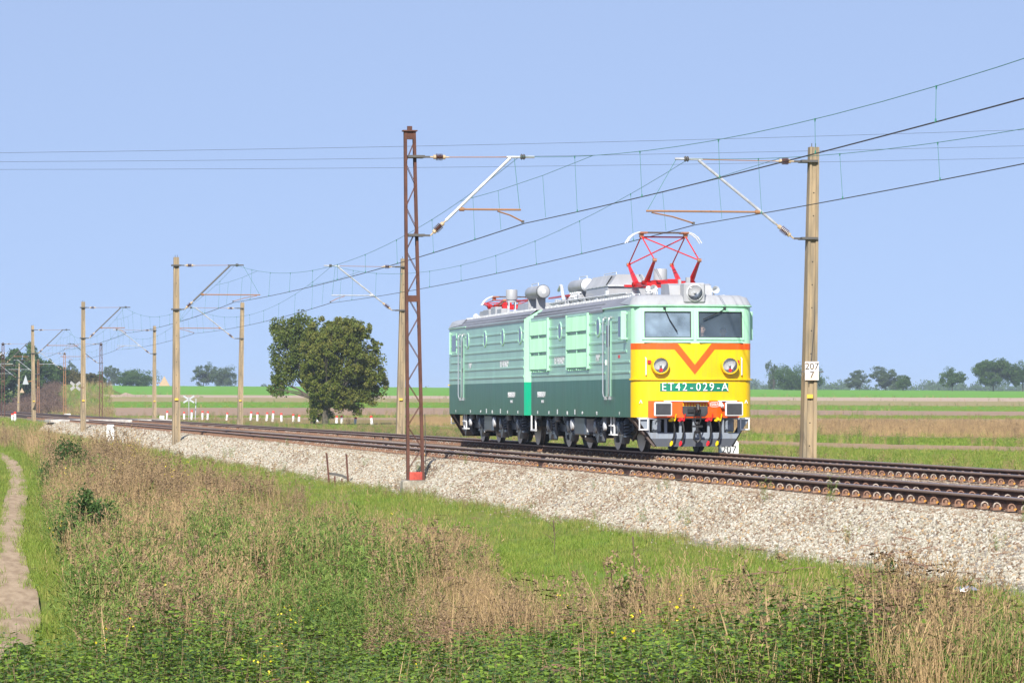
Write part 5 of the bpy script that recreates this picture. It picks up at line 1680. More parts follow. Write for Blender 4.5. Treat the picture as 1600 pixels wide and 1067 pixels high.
class NB:
    """numpy triangle collector with the per-vertex value 'leaf'"""
    def __init__(self): self.v = []; self.f = []; self.a = []; self.m = []; self.n = 0
    def add(self, v, f, a=0.0, m=0):
        v = np.asarray(v, float); f = np.asarray(f, int)
        self.v.append(v); self.f.append(f + self.n); self.a.append(np.broadcast_to(np.asarray(a, float), (len(v),))); self.m.append(np.full(len(f), m)); self.n += len(v)
    def obj(self, name, mats, parent=None, link=False):
        return np_mesh(name, np.concatenate(self.v), np.concatenate(self.f), mats, parent, fmat=np.concatenate(self.m), link=link, attr=np.concatenate(self.a))
def ribbon(b, base, ang, h, lean, width, a, curl=1.0, m=0, seg=3):
    """one blade: a tapering strip that bends over"""
    d = np.array([math.cos(ang), math.sin(ang), 0]); side = np.array([-d[1], d[0], 0])
    t2 = ang + rs.uniform(-1.2, 1.2); side = np.array([-math.sin(t2), math.cos(t2), 0])
    V = []
    for k in range(seg + 1):
        t = k / seg
        c = base + d * lean * t ** (1 + curl) + np.array([0, 0, h * (t - .12 * curl * t * t * (lean / max(h, .01)))])
        w = width * (1 - t) ** .6 * .5
        V += [c - side * w, c + side * w]
    F = []
    for k in range(seg): F += [(2 * k, 2 * k + 1, 2 * k + 3), (2 * k, 2 * k + 3, 2 * k + 2)]
    b.add(V, F, a, m)
    return V[-1]
def leafpatch(b, p, d, n, L, W, a, m=0):
    d = d / (np.linalg.norm(d) + 1e-9); s = np.cross(d, n); s = s / (np.linalg.norm(s) + 1e-9); up = np.cross(s, d)
    b.add([p, p + d * L * .45 + s * W * .5 + up * L * .06, p + d * L, p + d * L * .45 - s * W * .5 + up * L * .06], [(0, 1, 2), (0, 2, 3)], a, m)

def dry_tuft():
    b = NB(); n = rs.randint(26, 40)
    for k in range(n):
        q = rs.uniform(0, 6.3); r_ = .13 * math.sqrt(rs.rand()); h = rs.uniform(.30, .95)
        tip = ribbon(b, np.array([r_ * math.cos(q), r_ * math.sin(q), -.05]), rs.uniform(0, 6.3), h, (rs.uniform(.02, .28) if rs.rand() < .8 else rs.uniform(.3, .7)) * h, rs.uniform(.004, .007), rs.uniform(-.5, .6))
        if h > .5 and rs.rand() < .4:
            for j in range(4):
                leafpatch(b, tip - np.array([0, 0, .03 * j]), np.array([rs.normal(), rs.normal(), 2.6]), np.array([rs.normal(), rs.normal(), .1]), .045, .007, rs.uniform(0, .6))
    return b.obj('t', 'straw')
def weed_brown():
    b = NB()
    for s in range(rs.randint(2, 5)):
        base = np.array([rs.normal(0, .06), rs.normal(0, .06), -.05]); h = rs.uniform(.55, 1.05); la = rs.uniform(0, 6.3); ln = rs.uniform(0, .22)
        ribbon(b, base, la, h, ln, .011, 0, .6)
        for k in range(rs.randint(9, 16)):
            t = rs.uniform(.35, 1.0); p = base + np.array([math.cos(la) * ln * t ** 1.6, math.sin(la) * ln * t ** 1.6, h * t * .97])
            q = rs.uniform(0, 6.3); L = rs.uniform(.08, .24) * (1.25 - t)
            tip = ribbon(b, p, q, L * .9, L * .55, .007, .2, .4, seg=2)
            for j in range(5): leafpatch(b, tip - np.array([0, 0, L * .14 * j]), rs.normal(0, 1, 3) + np.array([0, 0, .6]), rs.normal(0, 1, 3), .028, .018, rs.uniform(-.2, .9))
    return b.obj('t', 'weed_brown')
def grass_tuft(h0, h1, n, mt, spread=.12, w=.008):
    b = NB()
    for k in range(n):
        q = rs.uniform(0, 6.3); r_ = spread * math.sqrt(rs.rand()); h = rs.uniform(h0, h1)
        ribbon(b, np.array([r_ * math.cos(q), r_ * math.sin(q), -.03]), rs.uniform(0, 6.3), h, rs.uniform(.1, .75) * h, w * rs.uniform(.7, 1.3), rs.uniform(-.4, .5), 1.0, seg=2 if h1 < .4 else 3)
    return b.obj('t', mt)
def leafy_plant(hh, n_st, L0, mt='leafy'):
    b = NB()
    for s in range(n_st):
        base = np.array([rs.normal(0, .10), rs.normal(0, .10), -.05]); h = hh * rs.uniform(.6, 1.1); la = rs.uniform(0, 6.3); ln = rs.uniform(.02, .28) * h
        ribbon(b, base, la, h, ln, .012, .2, .7, m=1)
        k = int(h / .045)
        for j in range(k):
            t = (j + 1) / k; p = base + np.array([math.cos(la) * ln * t ** 1.7, math.sin(la) * ln * t ** 1.7, h * t * .98])
            for e in range(2):
                q = j * 1.57 + e * math.pi + rs.normal(0, .35); L = L0 * rs.uniform(.6, 1.25) * (1.15 - .55 * t)
                leafpatch(b, p, np.array([math.cos(q), math.sin(q), rs.uniform(-.35, .35)]), np.array([rs.normal(0, .25), rs.normal(0, .25), 1]), L, L * .62, rs.uniform(-.35, .75))
    return b.obj('t', [mt, 'stalk'])
def feather_plant():
    b = NB()
    for s in range(5):
        base = np.array([rs.normal(0, .10), rs.normal(0, .10), -.05]); h = rs.uniform(.45, .85); la = rs.uniform(0, 6.3); ln = rs.uniform(.05, .3) * h
        ribbon(b, base, la, h, ln, .009, .4, .7)
        for j in range(34):
            t = rs.uniform(.2, 1); p = base + np.array([math.cos(la) * ln * t ** 1.7, math.sin(la) * ln * t ** 1.7, h * t]) + rs.normal(0, .035, 3)
            leafpatch(b, p, rs.normal(0, 1, 3) + np.array([0, 0, .5]), rs.normal(0, 1, 3), rs.uniform(.05, .10), .012, rs.uniform(-.4, .6))
    return b.obj('t', 'feather')
def umbel_plant():
    b = NB()
    for s in range(3):
        base = np.array([rs.normal(0, .06), rs.normal(0, .06), -.05]); h = rs.uniform(.7, 1.2); la = rs.uniform(0, 6.3); ln = rs.uniform(.02, .15)
        tip = ribbon(b, base, la, h, ln, .014, 0, .5)
        for j in range(26):
            q = rs.uniform(0, 6.3); r_ = .075 * math.sqrt(rs.rand())
            p = tip + np.array([r_ * math.cos(q), r_ * math.sin(q), .01 - r_ * .15])
            leafpatch(b, p, np.array([math.cos(q), math.sin(q), .2]), np.array([0, 0, 1.]), .026, .024, 0, 1)
    return b.obj('t', ['straw', 'umbel'])
def yellow_plant():
    b = NB()
    for s in range(4):
        base = np.array([rs.normal(0, .1), rs.normal(0, .1), -.05]); h = rs.uniform(.6, 1.0); la = rs.uniform(0, 6.3); ln = rs.uniform(.02, .2)
        tip = ribbon(b, base, la, h, ln, .009, .6, .5)
        for j in range(7):
            p = tip + rs.normal(0, .045, 3)
            leafpatch(b, p, rs.normal(0, 1, 3), np.array([0, 0, 1.]), .028, .026, 0, 1)
    return b.obj('t', ['feather', 'flower_yellow'])

def view_points(n, y0, y1, power, px0=-110, px1=1710):
    """points on the ground the picture looks at, thinning out with distance"""
    u = rs.rand(n); e = 2 - power
    yc = (y0 ** e + (y1 ** e - y0 ** e) * u) ** (1 / e)
    px = rs.uniform(px0, px1, n)
    x, y = ground_frame((px - 800) / F_PX * yc, yc)
    return x, y, yc, px
def hump(px, py, c): return np.exp(-((px - c[0]) / c[2]) ** 2 - ((py - c[1]) / c[3]) ** 2)

# ---- near side: tall growth of the slope, short grass of the ledge and the path edges
N = 135000
x, y, yc, px = view_points(N, 27, 345, 1.15)
z = ground_z(x, y)
py = HORIZON - F_PX * (z + .45 - CAM_H) / yc
edge = np.interp(y, [20, 31, 36, 50, 60, 130, 250], [10.3, 9.6, 9.0, 8.9, 9.1, 9.3, 9.0]) + (fnoise(x, y, 4, 31) - .5) * np.interp(y, [90, 160], [2.8, 1.4])
pd = path_dist(x, y)
tall = (x < edge) & (pd > .45 + .9 * fnoise(x, y, 2.0, 33)) & (x > 1.0) & (y < 330)
left_of_path = (pd < 60) & (x < np.interp(y, PXI[::-1, 1], PXI[::-1, 0]))
tall &= ~left_of_path
nz = fnoise(x, y, 4.0, 35); n2 = fnoise(x, y, 1.8, 36)
leafy_w = 3.2 * smooth(965, 1025, py + 120 * (nz - .5)) * smooth(1260, 1080, px + 200 * (n2 - .5)) + 4 * hump(px, py, (1310, 1035, 75, 50)) + 1.6 * hump(px, py, (1010, 905, 45, 45)) + 1.2 * hump(px, py, (1130, 950, 60, 45)) + 1.0 * hump(px, py, (80, 1040, 70, 45)) + .05
feath_w = 3.2 * (hump(px, py, (330, 885, 45, 40)) + hump(px, py, (520, 880, 90, 60)) + hump(px, py, (180, 975, 90, 40)) + hump(px, py, (450, 960, 110, 45))) + .9 * smooth(.55, .68, nz) + .14 + .9 * hump(px, py, (1540, 1020, 90, 60))
straw_w = 1.6 * (hump(px, py, (280, 810, 60, 40)) + hump(px, py, (435, 920, 55, 75)) + hump(px, py, (770, 930, 110, 80)) + hump(px, py, (640, 850, 90, 50)) + hump(px, py, (60, 690, 60, 20))) + .5 * hump(px, py, (1480, 1010, 120, 60)) + 1.0 * smooth(.46, .60, n2) + .26
brown_w = 1.3 * (hump(px, py, (330, 745, 190, 30)) + hump(px, py, (800, 860, 190, 35)) + 0.5 * hump(px, py, (1420, 980, 150, 60)) + hump(px, py, (980, 890, 100, 40))) + .8 * smooth(.52, .38, nz) + .30
mix_w = .88 * np.ones(N)
lm = smooth(960, 1025, py + 120 * (nz - .5)) * smooth(1260, 1080, px + 200 * (n2 - .5)) + hump(px, py, (1310, 1035, 75, 50))
lm = np.clip(lm, 0, 1)
leafy_w = leafy_w * (1 + 2 * lm)
for w_ in (straw_w, brown_w, feath_w, mix_w): w_ *= 1 - .80 * lm
W = np.stack([leafy_w, feath_w, straw_w, brown_w, mix_w], 1); W = W ** 1.8; W /= W.sum(1)[:, None]
pick = (rs.rand(N)[:, None] > np.cumsum(W, 1)).sum(1)
def put(name, sel, protos, s0, s1, label, cat='grass', tint=None, zs=None, lean=.12):
    n = int(sel.sum())
    P = np.stack([x[sel], y[sel], z[sel]], 1)
    sc = rs.uniform(s0, s1, n) * (1 + np.clip((yc[sel] - 70) / 260, 0, .5)) * (1 - .35 * smooth(1.3, 0, edge[sel] - x[sel])) * (.55 + 1.30 * fnoise(x[sel], y[sel], 3.0, 60))
    rot = np.stack([rs.normal(0, lean, n), rs.normal(0, lean, n), rs.uniform(0, 6.3, n)], 1)
    tn = rs.uniform(0, .8, n) if tint is None else tint[sel] + rs.uniform(-.2, .2, n)
    return scatter(name, P, rot, np.stack([sc * rs.uniform(.85, 1.3, n), sc * rs.uniform(.85, 1.3, n), sc], 1), rs.randint(0, len(protos), n), tn, protos, label, cat)
keep_near = rs.rand(N) < np.where(yc < 60, .85, 1)
put('dry_grass', tall & (pick == 2), [dry_tuft() for _ in range(7)], .75, 1.25, 'tall straw coloured dry grass on the slope below the tracks')
put('brown_weeds', tall & (pick == 3), [weed_brown() for _ in range(6)], .6, 1.05, 'withered brown weeds standing among the dry grass', 'weeds')
put('green_undergrowth', tall & (pick == 4), [grass_tuft(.2, .62, 26, 'grass_mix', .16) for _ in range(5)], .8, 1.3, 'green and yellowing grass between the dry stalks')
put('leafy_weeds', tall & (pick == 0) & (keep_near), [leafy_plant(.72, 5, .075) for _ in range(6)], .55, 1.15, 'dense green leafy weeds along the bottom of the picture', 'weeds')
put('feathery_weeds', tall & (pick == 1), [feather_plant() for _ in range(5)], .7, 1.2, 'soft green feathery weeds in patches on the slope', 'weeds')
sel = tall & (rs.rand(N) < .012 + .10 * hump(px, py, (1500, 1000, 120, 60)))
put('seed_heads', sel, [umbel_plant() for _ in range(4)], .7, 1.1, 'tall stalks with flat brown seed heads', 'weeds')
sel = tall & (rs.rand(N) < .10 * hump(px, py, (255, 735, 60, 25)) + .04 * hump(px, py, (640, 790, 60, 40)) + .002)
put('yellow_flowers', sel, [yellow_plant() for _ in range(3)], .7, 1.0, 'small yellow wild flowers on the slope', 'flowers')

N = 150000
x, y, yc, px = view_points(N, 27, 420, 1.2)
z = ground_z(x, y)
py = HORIZON - F_PX * (z - CAM_H) / yc
edge = np.interp(y, [20, 31, 36, 50, 60, 130, 250], [10.3, 9.6, 9.0, 8.9, 9.1, 9.3, 9.0]) + (fnoise(x, y, 4, 31) - .5) * np.interp(y, [90, 160], [2.8, 1.4])
pd = path_dist(x, y)
left_of_path = (x < np.interp(y, PXI[::-1, 1], PXI[::-1, 0]))
toe = np.where(y > 288, 14.1, 12.75) + (fnoise(x * 0, y, 2.2, 41) - .5) * .9
short = (x < toe) & (x > -30) & (pd > -.08 + .16 * rs.rand(N)) & ((x > edge - .5) | left_of_path | (pd < 2.2) | (y > 300))
bright = short & (fnoise(x, y, 2.2, 43) - .04 + .25 * smooth(2.0, .3, toe - x) * -1 + .10 * rs.rand(N) > .40)
put('short_grass', bright, [grass_tuft(.06, .20, 22, 'grass_bright', .14, .007) for _ in range(5)], .7, 1.3, 'short bright green grass on the ledge below the ballast')
put('rough_grass', short & ~bright & (pd > .25), [grass_tuft(.08, .30, 20, 'grass_mix', .14, .007) for _ in range(5)], .7, 1.2, 'short olive and brownish grass at the ballast foot')
sel = (x < toe + .25) & (x > toe - .7) & (y < 200) & (fnoise(x, y, 1.3, 45) > .48)
put('edge_weeds', sel & (rs.rand(N) < .5), [weed_brown() for _ in range(3)] + [feather_plant() for _ in range(2)], .16, .42, 'low reddish weeds along the foot of the ballast', 'weeds')

xb = rs.uniform(12.7, 14.2, 70); yb = rs.uniform(40, 150, 70); x = xb; y = yb; z = ballast_z(xb); yc = x * SN + y * CS; edge = x + 5
put('ballast_weeds', np.ones(70, bool), [weed_brown(), feather_plant(), grass_tuft(.1, .3, 20, 'grass_mix', .1, .007)], .2, .42, 'few small weeds growing through the ballast shoulder', 'weeds')

# ---- far side: verge, crops and the strip of tall dry grass
def put_pts(name, P, protos, s0, s1, label, cat='grass', lean=.12):
    n = len(P); d = P[:, 0] * SN + P[:, 1] * CS
    sc = rs.uniform(s0, s1, n)
    rot = np.stack([rs.normal(0, lean, n), rs.normal(0, lean, n), rs.uniform(0, 6.3, n)], 1)
    return scatter(name, P, rot, np.stack([sc * 1.3, sc * 1.3, sc], 1), rs.randint(0, len(protos), n), rs.uniform(0, .8, n), protos, label, cat)
x = rs.uniform(24.2, 31, 9000); y = rs.uniform(70, 330, 9000); z = ground_z(x, y)
P = np.stack([x, y, z], 1)
put_pts('verge_grass', np.concatenate([P, strip_points(11, 15000, rs)]), [grass_tuft(.08, .26, 20, 'grass_mix', .22, .012) for _ in range(3)] + [grass_tuft(.08, .24, 20, 'grass_bright', .22, .012) for _ in range(3)], .7, 1.2, 'rough grass along the far side of the tracks')
put_pts('verge_weeds', np.concatenate([P[:1500], strip_points(11, 1600, rs, lo=560, hi=760)]), [weed_brown(), dry_tuft(), feather_plant(), feather_plant()], .5, .95, 'clumps of weeds along the far side of the tracks', 'weeds')
put_pts('crop_rows', np.concatenate([strip_points(9, 9000, rs), strip_points(5, 5000, rs), strip_points(3, 9000, rs)]), [grass_tuft(.10, .24, 16, 'grass_bright', .24, .02) for _ in range(4)], .8, 1.3, 'fresh green crop on the strips beyond the tracks', 'crop')
put_pts('fallow_grass', strip_points(7, 15000, rs, lo=640), [dry_tuft() for _ in range(3)] + [grass_tuft(.3, .6, 20, 'grass_mix', .2, .012)], .45, .85, 'tall dry grass of the fallow strip right of the locomotive')
put_pts('fallow_weeds', strip_points(7, 1500, rs, lo=1100), [weed_brown() for _ in range(3)], .5, .9, 'brown weeds in the fallow strip', 'weeds')
put_pts('straw_litter', np.concatenate([strip_points(10, 2600, rs), strip_points(8, 1200, rs)]), [dry_tuft()], .12, .3, 'straw litter on the bare soil strips', 'straw', lean=1.2)

# weedy margins between the strips
mp_ = []
for b_ in range(1, 12):
    n_ = 420; c_ = rs.uniform(170, 1700, n_); d_ = np.interp(c_, _cols, _edge[:, b_]); d_ = d_ * (1 + rs.normal(0, .004, n_))
    xx, yy = ground_frame((c_ - 800) / F_PX * d_, d_); ok_ = (fnoise(xx, yy, 18, 50 + b_) > .47) & (xx > 27)
    mp_.append(np.stack([xx, yy, ground_z(xx, yy)], 1)[ok_])
put_pts('field_margins', np.concatenate(mp_), [weed_brown(), feather_plant(), grass_tuft(.2, .5, 22, 'grass_mix', .3, .02), dry_tuft()], .45, 1.1, 'weeds along the margins between the field strips', 'weeds')

# ------------------------------------------------------------------ trees and shrubs
mat('bark', (0.10, 0.085, 0.065), 0.95, var=0.6, vscale=4, bump=0.6)
leaf_mat('leaf_olive', (0.13, 0.165, 0.026), (0.31, 0.275, 0.07), 0.35)
leaf_mat('leaf_dark', (0.05, 0.105, 0.024), (0.115, 0.175, 0.042), 0.3)
leaf_mat('leaf_olive_green', (0.105, 0.15, 0.026), (0.24, 0.25, 0.06), 0.35)
leaf_mat('leaf_mid', (0.06, 0.12, 0.028), (0.12, 0.19, 0.05), 0.3)
leaf_mat('leaf_grey', (0.08, 0.125, 0.06), (0.14, 0.19, 0.095), 0.3)
leaf_mat('leaf_gold', (0.10, 0.095, 0.025), (0.17, 0.14, 0.05), 0.3)
leaf_mat('brush', (0.115, 0.072, 0.055), (0.175, 0.115, 0.08), 0.1)

def crown(blobs, n, leaf, rt, clump=.16, flat=1.0):
    """leaf quads gathered in clumps through the shell of several ellipsoids"""
    vol = np.array([(b[3] * b[4] * b[5]) ** .62 for b in blobs]); vol /= vol.sum()
    V = []; A = []
    for b, w in zip(blobs, vol):
        nb = max(40, int(n * w)); nc = max(14, int(nb / (55 if nb < 3000 else 110)))
        u = rt.normal(0, 1, (nc, 3)); u /= np.linalg.norm(u, axis=1)[:, None]
        rad = 1 - np.abs(rt.normal(0, .26, nc)); rad = np.clip(rad + .07 * rt.normal(0, 1, nc), .15, 1.06)
        C = u * rad[:, None]
        ci = rt.randint(0, nc, nb)
        cs = rt.uniform(.6, 1.5, nc)
        dv = rt.normal(0, 1, (nb, 3)); dl = np.linalg.norm(dv, axis=1); dv *= (np.minimum(dl, 1.9) / dl)[:, None]
        P = C[ci] + dv * clump * cs[ci][:, None]
        P = P * np.array(b[3:6]) + np.array(b[0:3])
        ct = rt.uniform(-.25, .45, nc)
        s = leaf * rt.uniform(.55, 1.3, nb)
        a = rt.normal(0, 1, (nb, 3)); a /= np.linalg.norm(a, axis=1)[:, None]
        h = rt.normal(0, 1, (nb, 3)); c = np.cross(a, h); c /= np.linalg.norm(c, axis=1)[:, None]
        V.append(np.stack([P - a * s[:, None] * .5, P + c * s[:, None] * .32, P + a * s[:, None] * .5, P - c * s[:, None] * .32], 1))
        A.append(np.repeat(ct[ci] + rt.uniform(-.2, .3, nb), 4))
    V = np.concatenate(V).reshape(-1, 3); A = np.concatenate(A)
    F = np.arange(len(V)).reshape(-1, 4)
    return V, F, A

def tree(name, label, base, blobs, n, leaf, mt, seed, trunk=.25, group=None, bare=0.35, cat='tree', clump=.16, stems=1):
    rt = np.random.RandomState(seed)
    t = thing(name, base, label, cat, group, rz=-YAW)
    V, F, A = crown(blobs, n, leaf, rt, clump)
    np_mesh('crown', V, F, mt, t, attr=A)
    m = MB()
    zl = min(b[2] for b in blobs)
    for s in range(stems):
        x0 = rt.normal(0, trunk * 1.2) if stems > 1 else 0
        m.tube([(x0, 0, -.3), (x0 + rt.normal(0, .05), 0, zl * .5), (x0 * 1.4 + rt.normal(0, .1), rt.normal(0, .1), zl * .9 + .3)], [trunk * 1.25, trunk, trunk * .75], 8)
    for b in blobs:
        for k in range(3):
            e = np.array(b[:3]) + rt.normal(0, .42, 3) * np.array(b[3:6])
            mid = np.array([e[0] * .45, e[1] * .45, zl * .75 + (e[2] - zl * .75) * .45]) + rt.normal(0, .12, 3) * b[3]
            m.tube([(0, 0, zl * .7), tuple(mid), tuple(e)], [trunk * .55, trunk * .32, trunk * .08], 6)
    m.build('trunk', 'bark', t, smooth=True)
    return t
def gz_at(px, depth):
    q = at(px, 600, depth); q.z = float(ground_z(q.x, q.y)); return q

# the big tree beyond the bollards, and the leaning one behind its left side
k = 18.87
_lr = np.random.RandomState(4)
lumps = []
for _ in range(26):
    _u = _lr.normal(0, 1, 3); _u /= np.linalg.norm(_u); _u[1] = -abs(_u[1])
    lumps.append((1.3 + _u[0] * 2.9, _u[1] * 2.7, 4.9 + _u[2] * 3.1, *( _lr.uniform(.55, 1.0) * np.array([1, 1, .85]))))
b0 = gz_at(509, 318)
_bt = tree('broad_tree', 'big round olive green tree beyond the row of bollards', b0,
     [(1.3, 0, 5.0, 2.5, 2.5, 2.9), (3.6, .2, 3.9, 1.35, 1.6, 2.0), (-.4, .3, 2.0, 1.3, 1.3, 1.5), (-.3, -.3, 7.2, 1.3, 1.3, 1.1), (2.1, -.4, 2.0, 1.9, 1.6, 1.0), (1.6, .2, 7.4, 1.7, 1.5, 1.0), (-.6, 0, 4.6, 1.4, 1.5, 2.0)] + lumps, 80000, .19, 'leaf_olive', 5, .24, clump=.125)
b1 = gz_at(489, 322)
_lt = tree('leaning_tree', 'darker green loose tree on a grey trunk leaning out left of the big olive tree', b1,
     [(-2.2, 0, 6.3, 1.25, 1.2, 1.9), (-2.5, .2, 4.2, 1.0, 1.1, 1.5), (-.9, 0, 7.5, 1.4, 1.2, 1.2), (-.9, 0, 5.4, 1.2, 1.2, 1.7), (-3.0, 0, 3.0, .65, .7, .8), (-2.6, 0, 7.5, .9, .8, .9)], 16000, .19, 'leaf_olive_green', 6, .20, clump=.17)

for _q in (_bt, _lt): _q.scale = (1.08, 1.08, 1.13)
def far_tree(name, label, px, top, width, depth, mt, seed, n=4200, lf=None, shape='round', group='trees on the skyline', base_py=None, trunk=True):
    q = gz_at(px, depth); sc_ = depth / F_PX
    h = (HORIZON - top) * sc_ + CAM_H - q.z; w = width * sc_ / 2
    rt = np.random.RandomState(seed); B = []
    if shape == 'round':
        B = [(0, 0, h * .58, w * .82, w * .8, h * .40)]
        for j in range(6): B.append((rt.uniform(-.62, .62) * w, rt.uniform(-.5, .5) * w, h * rt.uniform(.35, .80), w * rt.uniform(.30, .45), w * .4, h * rt.uniform(.14, .22)))
    elif shape == 'bush':
        B = [(0, 0, h * .45, w * .9, w * .8, h * .50)]
        for j in range(6): B.append((rt.uniform(-.7, .7) * w, 0, h * rt.uniform(.25, .62), w * .36, w * .4, h * .30))
    else:
        for j in range(9): B.append((rt.uniform(-.66, .66) * w, rt.uniform(-.4, .4) * w, h * (.25 + .52 * (j / 8)), w * rt.uniform(.30, .44), w * .35, h * rt.uniform(.20, .25)))
    return tree(name, label, q, B, int(n * 2.2), lf or max(.36, h * .05), mt, seed, trunk=max(.12, h * .018), group=group, clump=.15)
D = 1080
far_tree('round_tree', 'dense dark round tree behind the field between the locomotive and the kilometre plate', 1248, 567, 86, D, 'leaf_mid', 41, 7000, shape='bush')
far_tree('poplar', 'thin pale tree leaning out left of the dense round tree', 1209, 565, 26, D + 60, 'leaf_grey', 42, 1400, shape='tall')
far_tree('birch', 'pale loose tree, left one of the grove in the middle of the right skyline', 1343, 579, 52, D + 120, 'leaf_grey', 43, 3600, shape='tall')
far_tree('birch', 'taller pale tree, middle one of the grove in the middle of the right skyline', 1384, 573, 66, D + 100, 'leaf_grey', 44, 4600, shape='tall')
far_tree('round_tree', 'small darker tree at the right end of the skyline grove', 1411, 587, 27, D, 'leaf_dark', 45, 2200)
far_tree('round_tree', 'medium dark tree standing alone left of the big skyline oak', 1488, 574, 44, D, 'leaf_mid', 46, 4200)
far_tree('oak', 'big broad dark tree on the skyline near the right edge', 1552, 560, 68, D, 'leaf_dark', 47, 7000)
far_tree('oak', 'dark tree cut by the right edge of the picture', 1598, 563, 52, D, 'leaf_dark', 48, 5000)
far_tree('poplar', 'left half of the pale poplar clump on the left skyline', 318, 569, 50, D + 120, 'leaf_grey', 49, 4000, shape='tall')
far_tree('poplar', 'right half of the pale poplar clump on the left skyline', 351, 572, 52, D + 140, 'leaf_grey', 50, 4400, shape='bush')
far_tree('shrub', 'wide low dark green bush on the left skyline', 216, 577, 72, D, 'leaf_mid', 51, 6500, shape='bush')
far_tree('poplar', 'hazy pale tree left of the wide low bush', 170, 570, 44, D + 220, 'leaf_grey', 52, 2600, shape='tall')
far_tree('poplar', 'hazy far tree behind the thicket at the left', 112, 565, 26, D + 400, 'leaf_grey', 53, 1800, shape='tall')
far_tree('shrub', 'tiny far bush on the skyline left of the big tree', 414, 599, 12, D + 300, 'leaf_grey', 54, 500, shape='bush')
# the wood at the left edge
for i, (px_, top, wd, dp, mt_, lb) in enumerate(((6, 544, 50, 690, 'leaf_dark', 'tall dark tree at the very left edge'), (38, 540, 52, 720, 'leaf_dark', 'tallest dark tree of the wood at the left edge'), (64, 563, 40, 740, 'leaf_mid', 'lower green tree right of the tallest dark tree'),
                                                 (88, 570, 36, 770, 'leaf_dark', 'green tree above the brown thicket'), (112, 578, 36, 800, 'leaf_gold', 'yellowing bush behind the middle lattice mast'), (138, 582, 34, 760, 'leaf_gold', 'olive bush at the right end of the wood'),
                                                 (-30, 540, 60, 700, 'leaf_dark', 'dark tree beyond the left edge'), (152, 579, 30, 840, 'leaf_mid', 'dark green bush below the hazy pale tree'))):
    far_tree('woodland_tree', lb, px_, top, wd * 1.15, dp, mt_, 60 + i, 4200, shape='bush' if top > 570 else 'round', group='trees of the wood at the left edge')
# far wood on the horizon, one mass
V = []; F = []; A = []; o_ = 0
rt = np.random.RandomState(77)
for k in range(190):
    px_ = rt.uniform(1150, 1760) if k < 160 else rt.uniform(560, 1150) if k < 168 else rt.uniform(90, 200)
    dp = rt.uniform(2150, 2500); q = at(px_, 600, dp)
    top = 599 + rt.uniform(-3, 6) + (6 if px_ < 1150 and px_ > 300 else 0); zt = CAM_H + (HORIZON - top) / F_PX * dp; zb = float(ground_z(q.x, q.y))
    h = zt - zb; w = rt.uniform(5, 9)
    v, f, a = crown([(q.x, q.y, zb + h * .55, w, w, h * .45)], 420, 1.3, rt, .17)
    V.append(v); F.append(f + o_); A.append(a); o_ += len(v)
tag(np_mesh('far_wood', np.concatenate(V), np.concatenate(F), 'leaf_mid', attr=np.concatenate(A)), 'hazy blue line of distant woodland along the right horizon', 'woodland', kind='stuff')
# brown thicket on the bank at the left
def brush_bush(seed, mt='brush'):
    b = NB()
    for k in range(420):
        p = rs.normal(0, 1, 3) * np.array([.5, .5, .34]) + np.array([0, 0, .45])
        leafpatch(b, p, rs.normal(0, 1, 3) + np.array([0, 0, 1.2]), rs.normal(0, 1, 3), rs.uniform(.08, .22), .045, rs.uniform(-.5, .7))
    return b.obj('t', mt)
n = 2600
px_ = rs.uniform(-40, 86, n); dp = rs.uniform(560, 760, n)
x, y = ground_frame((px_ - 800) / F_PX * dp, dp); ok = (x > 26) & (x < 46)
P = np.stack([x, y, ground_z(x, y)], 1)[ok]
put_pts('thicket', P, [brush_bush(i) for i in range(4)], .8, 1.7, 'brown leafless looking thicket on the bank at the left', 'thicket')
n = 1500; px_ = rs.uniform(55, 175, n); dp = rs.uniform(400, 700, n)
x, y = ground_frame((px_ - 800) / F_PX * dp, dp); ok = (x > 25.5)
put_pts('bank_grass', np.stack([x, y, ground_z(x, y)], 1)[ok], [dry_tuft(), grass_tuft(.2, .6, 24, 'grass_mix', .3, .03), grass_tuft(.2, .6, 24, 'grass_bright', .3, .03), weed_brown()], .9, 1.9, 'dry and green grass on the bank beside the crossing')

# shrubs on the slope
def slope_shrub(px_, py_, w_px, h_px, mt, n, label, seed, leaf=.07):
    q, d = on_ground(px_, py_, 120); s_ = d / F_PX
    w = w_px * s_ / 2; h = h_px * s_
    B = [(0, 0, h * .5, w * .7, w * .7, h * .42), (-w * .45, 0, h * .35, w * .45, w * .5, h * .3), (w * .45, .1, h * .38, w * .45, w * .5, h * .32), (w * .1, 0, h * .78, w * .4, w * .4, h * .22)]
    tree('shrub', label, q, B, n, leaf, mt, seed, trunk=.03, group='shrubs on the grassy slope', cat='shrub', clump=.2)
slope_shrub(104, 775, 96, 88, 'leaf_dark', 4200, 'dark green shrub high on the left slope near the path', 81)
slope_shrub(140, 888, 120, 125, 'leaf_mid', 5200, 'broad dark shrub with reddish leaves lower on the left slope', 82)
slope_shrub(214, 828, 60, 60, 'leaf_dark', 2600, 'small dark shrub right of the two left shrubs', 83)
slope_shrub(300, 905, 70, 50, 'feather', 5200, 'soft green low bush in the middle of the left slope', 91, .06)
slope_shrub(400, 960, 100, 66, 'leafy', 6000, 'leafy green bush between the soft green ones on the left slope', 101, .06)
slope_shrub(330, 790, 60, 40, 'feather', 3000, 'soft green low bush high on the slope below the near mast', 102, .06)
slope_shrub(480, 925, 110, 72, 'feather', 8000, 'wide soft green bush in the middle of the slope', 92, .06)
slope_shrub(190, 1000, 130, 60, 'feather', 8000, 'wide soft green bush low on the slope near the path', 93, .06)
slope_shrub(560, 985, 100, 55, 'leafy', 6000, 'leafy green bush low in the middle of the slope', 94, .06)
